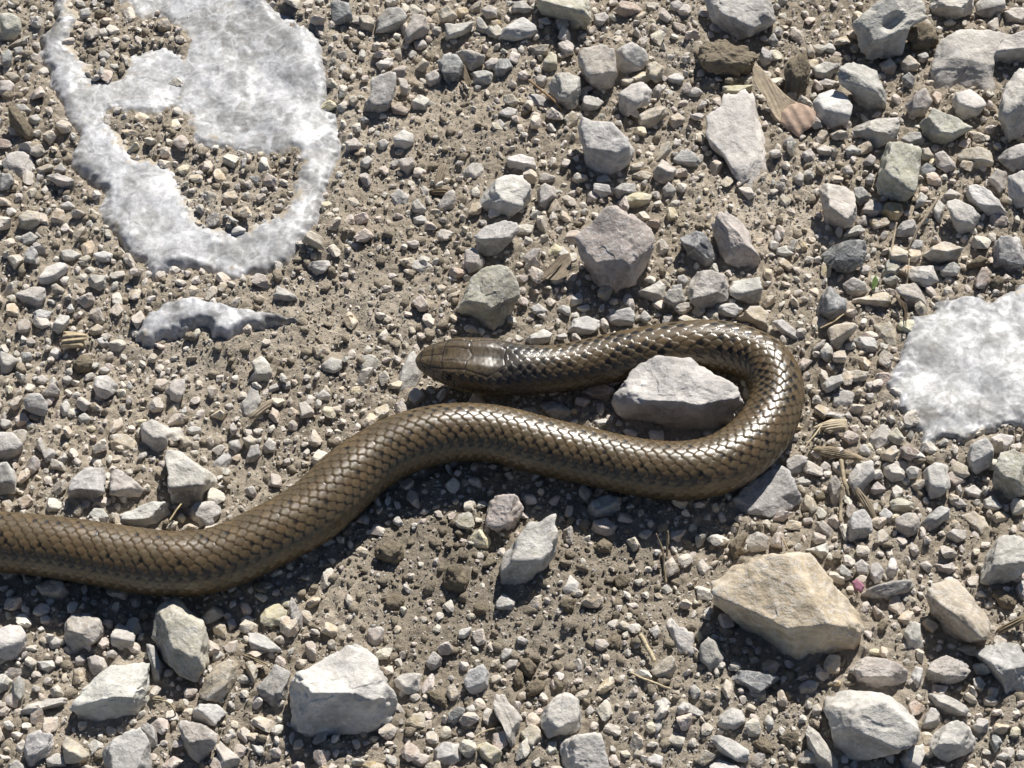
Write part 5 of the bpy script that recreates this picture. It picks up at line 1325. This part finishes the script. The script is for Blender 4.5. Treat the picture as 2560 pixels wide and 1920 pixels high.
def plate(name, px, thick, lift, col, label=None, cat=None, parent=None, ridges=0.0, nrid=7, k=0.3, cup=0.0, stripe=0.0, axis=None, tip=None, seed=0, base_pt=None):
    """thin solid piece with the traced outline; ridges run along its long axis"""
    c = px.mean(0); C = on_z(c[0], c[1], 0.0); z0 = gz(C[0], C[1])+lift; C = on_z(c[0], c[1], z0)
    tocam = CAM-C; tocam /= np.linalg.norm(tocam); n = (1-k)*np.array([0, 0, 1.0])+k*tocam; n /= np.linalg.norm(n)
    ex = np.array([1.0, 0, 0]); ex = ex-n*(ex@n); ex /= np.linalg.norm(ex); ey = np.cross(n, ex)
    d = ray(px[:, 0], px[:, 1]); t = ((C-CAM)@n)/(d@n); Q = CAM+t[:, None]*d-C; q = np.stack([Q@ex, Q@ey], -1)
    NAg = 72; ca = -np.pi+(np.arange(NAg)+0.5)/NAg*2*np.pi; R = poly_radius(ca, q)
    if axis is None:
        w_, v_ = np.linalg.eigh(q.T@q); ax = v_[:, 1]
    else:
        p2 = on_z(*np.array(axis, float).T, z0); ax = np.array([(p2[1]-p2[0])@ex, (p2[1]-p2[0])@ey]); ax /= np.linalg.norm(ax)
    rr = np.array([0.0, .12, .25, .38, .5, .62, .74, .85, .94, 1.0])
    X = rr[:, None]*R*np.cos(ca); Y = rr[:, None]*R*np.sin(ca)
    u = X*ax[0]+Y*ax[1]; v = -X*ax[1]+Y*ax[0]; vm = np.abs(v).max(); um = np.abs(u).max()
    wob = noise3(np.stack([u*1.2, v*4, u*0], -1), 3+seed)*0.6
    rid = np.sin(v/vm*math.pi*nrid+2.2*wob)
    zt = thick*(1-rr[:, None]**5)+ridges*rid*(rr[:, None] < 1)+cup*(v/vm)**2+0.4*cup*(u/um)**2
    zb = -thick*(1-rr[:, None]**5)+cup*(v/vm)**2+0.4*cup*(u/um)**2-0.002
    if tip is not None: zt = zt+tip*(u/um); zb = zb+tip*(u/um)
    top = C+X[..., None]*ex+Y[..., None]*ey+zt[..., None]*n; bot = C+X[..., None]*ex+Y[..., None]*ey+zb[..., None]*n
    nr = len(rr); id1 = np.arange(nr*NAg).reshape(nr, NAg); id2 = id1+nr*NAg
    F = np.stack([id1[:-1], id1[1:], np.roll(id1[1:], -1, 1), np.roll(id1[:-1], -1, 1)], -1).reshape(-1, 4)
    Fb = np.stack([id2[:-1], np.roll(id2[:-1], -1, 1), np.roll(id2[1:], -1, 1), id2[1:]], -1).reshape(-1, 4)
    Fs = np.stack([id1[-1], id2[-1], np.roll(id2[-1], -1), np.roll(id1[-1], -1)], -1)
    cc = np.array(col)[None, None]*(1-stripe*0.5*(1-rid[..., None]))*(1+0.2*wob[..., None])
    cc = np.concatenate([cc.reshape(-1, 3), cc.reshape(-1, 3)*0.9])
    P = np.concatenate([top.reshape(-1, 3), bot.reshape(-1, 3)])
    bp = C if base_pt is None else base_pt
    o = link(name, np_mesh(name, (P-(bp))*CM, np.concatenate([F, Fb, Fs]), True, np.clip(cc, 0.005, 1)), M_PLANT, parent)
    if parent is None: o.location = bp*CM
    if label: tag(o, label, cat)
    return o, C
def tube(name, path, rad, col, label=None, cat=None, parent=None, base_pt=None, seed=0):
    """path: list of (px, py, height above ground cm); rad: list or number in cm"""
    P = []
    for (x, y, h) in path:
        C = on_z(x, y, h); C = on_z(x, y, gz(C[0], C[1])+h); P.append(C)
    P = np.array(P); rad = np.array([rad]*len(P) if np.isscalar(rad) else rad)
    f = catmull(np.c_[P, rad], 28)
    f[:, :3] += 0.35*f[:, 3:].mean()*np.stack([noise3(np.stack([np.arange(28)*0.35, np.full(28, seed+0.5), np.full(28, q+.5)], -1), 8) for q in range(3)], -1)
    T = np.gradient(f[:, :3], axis=0); T /= np.linalg.norm(T, axis=1)[:, None]
    S = np.cross(T, [0.03, 0.02, 1.0]); S /= np.linalg.norm(S, axis=1)[:, None]; U = np.cross(S, T)
    NAt = 8; a = np.arange(NAt)*2*np.pi/NAt
    rj = f[:, 3:]*(1+0.18*np.sin(np.arange(28)[:, None]*1.9+a[None]*3+seed))
    V = f[:, None, :3]+(rj*np.cos(a))[..., None]*S[:, None]+(rj*np.sin(a))[..., None]*U[:, None]
    i = np.arange(28*NAt).reshape(28, NAt)
    F = np.stack([i[:-1], i[1:], np.roll(i[1:], -1, 1), np.roll(i[:-1], -1, 1)], -1).reshape(-1, 4)
    caps = np.array([[i[0, 0], i[0, 1], i[0, 2], i[0, 3]], [i[0, 0], i[0, 3], i[0, 4], i[0, 5]], [i[0, 0], i[0, 5], i[0, 6], i[0, 7]],
                     [i[-1, 3], i[-1, 2], i[-1, 1], i[-1, 0]], [i[-1, 5], i[-1, 4], i[-1, 3], i[-1, 0]], [i[-1, 7], i[-1, 6], i[-1, 5], i[-1, 0]]])
    cc = np.array(col)[None, None]*(1+0.25*noise3(np.stack([np.arange(28)[:, None]*0.8+a*0, a*1.3+0*np.arange(28)[:, None], 0*a+seed+0*np.arange(28)[:, None]], -1), 4)[..., None])
    bp = P[0] if base_pt is None else base_pt
    o = link(name, np_mesh(name, (V.reshape(-1, 3)-bp)*CM, np.concatenate([F, caps]), True, np.clip(cc.reshape(-1, 3), 0.01, 1)), M_PLANT, parent)
    if parent is None: o.location = bp*CM
    if label: tag(o, label, cat)
    return o
def Z(t, s): return pts(t, s)
def zp(t, s, hs):
    q = pts(t, s); return [(x, y, h) for (x, y), h in zip(q, hs)]

# papery winged seed
c0 = Z('C', "690,640")[0]; B0 = on_z(c0[0], c0[1], 0.0); B0[2] = gz(B0[0], B0[1])
seed_e = bpy.data.objects.new('winged_seed', None); COL.objects.link(seed_e); seed_e.location = B0*CM
tag(seed_e, 'papery tan winged seed with ragged wing beside the bedded white-topped stone', 'seed')
ax_seed = Z('C', "520,430 790,850")
plate('wing', Z('C', "503,450 512,425 530,412 575,455 640,525 700,585 750,628 800,655 790,720 740,760 690,775 650,735 600,660 585,610 545,580 515,530"), 0.012, 0.34, (0.60, 0.49, 0.35), parent=seed_e, ridges=0.006, nrid=9, k=0.35, cup=0.10, stripe=0.22, axis=ax_seed, tip=-0.12, seed=2, base_pt=B0)
plate('seed_body', Z('C', "690,700 740,660 800,645 860,665 903,695 906,755 870,800 830,822 795,858 765,835 720,805 680,770"), 0.07, 0.26, (0.52, 0.38, 0.29), parent=seed_e, ridges=0.016, nrid=4, k=0.3, cup=-0.05, stripe=0.25, axis=ax_seed, tip=-0.03, seed=4, base_pt=B0)
# dry leaves and husks
def leaf(px, col, label, rib, lift=0.25, cup=0.12, stripe=0.2):
    c = px.mean(0); B = on_z(c[0], c[1], 0.0); B[2] = gz(B[0], B[1])
    e = bpy.data.objects.new('dry_leaf', None); COL.objects.link(e); e.location = B*CM; tag(e, label, 'leaf')
    plate('blade', px, 0.012, lift, col, parent=e, ridges=0.006, nrid=6, k=0.3, cup=cup, stripe=stripe, axis=[rib[0][:2], rib[-1][:2]], base_pt=B, seed=6)
    tube('midrib', [(x, y, lift+h) for (x, y, h) in rib], [0.028, 0.02, 0.012], np.array(col)*0.7, parent=e, base_pt=B)
leaf(Z('E', "1290,172 1315,120 1350,78 1420,22 1468,10 1482,60 1478,110 1440,170 1385,186 1340,178"), (0.30, 0.245, 0.18), 'grey-brown cupped dry leaf beside the foot of the large pink stone', zp('E', "1292,172 1390,100 1466,20", [0.03, 0.02, 0.05]))
leaf(Z('F', "1400,275 1430,290 1475,330 1480,380 1470,480 1455,440 1445,350 1415,310"), (0.12, 0.09, 0.06), 'dark brown curled leaf strip against the corner of the broad flat slab', zp('F', "1410,285 1460,360 1470,470", [0.03, 0.03, 0.03]), 0.3, 0.05)
leaf(Z('F', "1278,145 1295,175 1290,215 1262,240 1252,205 1262,170"), (0.13, 0.19, 0.06), 'tiny fresh green leaf standing beside the olive grey leaning chip', zp('F', "1262,238 1272,195 1278,148", [0.02, 0.02, 0.02]), 0.3, 0.03)
leaf(Z('B', "803,405 822,440 850,515 848,548 825,545 805,500"), (0.20, 0.16, 0.11), 'narrow brown leaf sliver wedged beside the upright dark grey stone', zp('B', "805,410 828,480 845,545", [0.02, 0.02, 0.02]), 0.3, 0.03)
leaf(Z('G', "1525,945 1570,945 1630,975 1690,1012 1640,1015 1580,985"), (0.33, 0.27, 0.18), 'curled tan husk lying by the white shark-fin chip', zp('G', "1527,947 1600,975 1685,1012", [0.02, 0.02, 0.02]), 0.25, 0.06)
# wood
plate('wood_chip', Z('D', "380,600 385,560 400,498 470,500 548,518 550,545 530,560 520,608 450,600"), 0.10, 0.22, (0.55, 0.44, 0.29), 'pale striped wood chip with dark grain lying in fine gravel', 'wood chip', ridges=0.02, nrid=4, k=0.6, stripe=0.4, seed=1)
plate('wood_chip', Z('F', "870,1110 930,1078 1000,1050 1100,1048 1098,1108 1020,1125 985,1140 950,1115"), 0.06, 0.22, (0.56, 0.47, 0.33), 'pale ragged wood flake lying just outside the snake bend', 'wood chip', ridges=0.012, nrid=6, k=0.4, stripe=0.2, seed=3)
plate('wood_splinter', Z('F', "875,1240 910,1222 1000,1220 1100,1245 1205,1288 1195,1318 1080,1298 985,1292 920,1272"), 0.08, 0.24, (0.36, 0.29, 0.20), 'long fibrous brown splinter beside the snake bend', 'wood splinter', ridges=0.014, nrid=7, k=0.5, stripe=0.35, seed=5)
plate('wood_splinter', Z('F', "1138,1445 1155,1460 1215,1530 1260,1580 1282,1650 1262,1690 1235,1640 1180,1570 1145,1500"), 0.07, 0.26, (0.34, 0.28, 0.20), 'grey-brown slanted splinter beside the pale glassy stone', 'wood splinter', ridges=0.012, nrid=5, k=0.5, stripe=0.35, seed=7)
plate('wood_chip', Z('B', "610,1172 635,1070 668,1025 693,1022 690,1095 652,1172"), 0.06, 0.2, (0.36, 0.29, 0.21), 'greyish brown bark sliver on bare soil near the huge slab', 'wood chip', ridges=0.014, nrid=4, k=0.4, stripe=0.4, seed=8)
plate('wood_chip', Z('B', "590,1200 640,1182 705,1190 692,1226 620,1226"), 0.08, 0.12, (0.22, 0.17, 0.11), 'dark brown bark crumb below the bark sliver', 'wood chip', ridges=0.014, nrid=3, k=0.4, stripe=0.4, seed=9)
plate('wood_splinter', Z('I', "2030,800 2060,770 2150,725 2240,690 2240,735 2130,785 2060,820"), 0.10, 0.22, (0.30, 0.24, 0.16), 'earthy brown stick stub below the cracked clod', 'wood splinter', ridges=0.02, nrid=3, k=0.5, stripe=0.4, seed=11)
plate('wood_chip', Z('D', "1560,1030 1600,1000 1680,930 1725,925 1700,975 1620,1040 1570,1055"), 0.07, 0.2, (0.36, 0.30, 0.22), 'dusty bark strip beside the pale bluish shard', 'wood chip', ridges=0.012, nrid=3, k=0.4, stripe=0.3, seed=12)
# twigs and straws
tube('twig', zp('B', "1212,503 1320,590 1385,650 1432,722", [0.35, 0.3, 0.25, 0.1]), [0.03, 0.035, 0.03, 0.02], (0.27, 0.18, 0.10), 'thin reddish brown twig leaning on the bluish white stone', 'twig', seed=1)
tube('twig', zp('C', "1480,1570 1545,1440 1610,1340 1675,1235", [0.1, 0.3, 0.35, 0.3]), [0.02, 0.035, 0.04, 0.03], (0.30, 0.25, 0.19), 'grey twig lying across stones beside the grainy cream stone', 'twig', seed=2)
tube('twig', zp('C', "1412,1400 1395,1480 1375,1600 1345,1680", [0.35, 0.3, 0.25, 0.1]), [0.025, 0.03, 0.025, 0.02], (0.45, 0.37, 0.26), 'straw-coloured stalk hanging down near the honey pebble', 'straw', seed=3)
tube('twig', zp('F', "1062,1310 1075,1400 1095,1480 1108,1535", [0.3, 0.35, 0.35, 0.3]), [0.06, 0.055, 0.05, 0.05], (0.34, 0.28, 0.19), 'knobbly twig reaching down from the fibrous splinter', 'twig', seed=4)
tube('twig', zp('F', "1072,1470 1060,1540 1062,1600 1055,1700", [0.4, 0.35, 0.3, 0.2]), [0.04, 0.045, 0.045, 0.05], (0.36, 0.30, 0.21), 'bent twig stub between pinkish chip and slanted splinter', 'twig', seed=5)
tube('straw', zp('F', "942,1085 905,1140 860,1195 818,1262", [0.3, 0.35, 0.35, 0.25]), [0.012, 0.022, 0.022, 0.012], (0.62, 0.52, 0.34), 'thin pale straw curving beside the ragged wood flake', 'straw', seed=6)
tube('straw', zp('F', "1475,200 1485,120 1490,40", [0.25, 0.35, 0.3]), [0.025, 0.02, 0.015], (0.52, 0.43, 0.3), 'short upright straw beside the pale block above the broad slab', 'straw', seed=7)
tube('straw', zp('H', "1912,822 1960,905 2003,990", [0.2, 0.2, 0.18]), [0.055, 0.06, 0.05], (0.60, 0.50, 0.33), 'thick pale straw piece lying by the dusty tan chip', 'straw', seed=8)
tube('straw', zp('H', "1845,1058 1950,1105 2100,1163", [0.12, 0.15, 0.12]), [0.02, 0.03, 0.03], (0.52, 0.43, 0.29), 'slim brown straw below the dusty tan chip', 'straw', seed=9)
tube('dry_grass', zp('H', "2075,500 2062,400 2052,290 2012,185", [0.02, 0.3, 0.6, 0.9]), [0.035, 0.025, 0.02, 0.012], (0.40, 0.32, 0.2), 'dry bent grass stem standing at the edge of the snake shadow', 'grass stem', seed=10)
tube('dry_grass', zp('H', "2082,360 2080,280 2086,220 2084,168", [0.02, 0.3, 0.5, 0.65]), [0.035, 0.03, 0.035, 0.02], (0.35, 0.28, 0.18), 'short straight grass stub standing at the edge of the snake shadow', 'grass stem', seed=11)
tube('straw', zp('D', "1178,1540 1125,1600 1065,1690", [0.35, 0.4, 0.3]), [0.012, 0.02, 0.025], (0.55, 0.46, 0.28), 'forked yellowish straw leaning on the arrowhead-shaped stone', 'straw', seed=12)
tube('straw', zp('I', "668,170 700,230 735,300", [0.3, 0.25, 0.15]), [0.015, 0.02, 0.02], (0.45, 0.36, 0.24), 'short straw behind the caramel stone', 'straw', seed=13)
tube('straw', zp('H', "865,1470 930,1430 1040,1400", [0.2, 0.25, 0.25]), [0.015, 0.02, 0.015], (0.5, 0.42, 0.28), 'fine straw resting on the crooked pinkish stone', 'straw', seed=14)
tube('straw', zp('F', "930,480 1010,440 1080,390", [0.25, 0.3, 0.25]), [0.015, 0.022, 0.015], (0.48, 0.38, 0.24), 'thin curved straw under the knobbly blue grey stone', 'straw', seed=15)
ss_ = bpy.data.objects.new('seed_stalk', None); COL.objects.link(ss_)
q0 = Z('G', "1105,1335")[0]; Bs = on_z(q0[0], q0[1], 0.0); Bs[2] = gz(Bs[0], Bs[1]); ss_.location = Bs*CM
tag(ss_, 'curved dry stalk with a small round seed head by the bulky sloping stone', 'seed head')
tube('stalk', zp('G', "1105,1340 1092,1290 1060,1250 1010,1232", [0.1, 0.3, 0.38, 0.4]), [0.02, 0.02, 0.018, 0.018], (0.42, 0.34, 0.22), parent=ss_, base_pt=Bs)
plate('seed_head', Z('G', "955,1225 975,1205 1005,1205 1028,1225 1020,1250 990,1258 965,1248"), 0.09, 0.36, (0.40, 0.33, 0.23), parent=ss_, ridges=0.012, nrid=4, k=0.6, base_pt=Bs, stripe=0.3)
plate('pink_scrap', Z('I', "1130,490 1160,470 1190,490 1212,522 1190,556 1150,540"), 0.05, 0.2, (0.36, 0.17, 0.23), 'tiny bright pink scrap beside the long thin stone', 'scrap', k=0.6, cup=0.02)
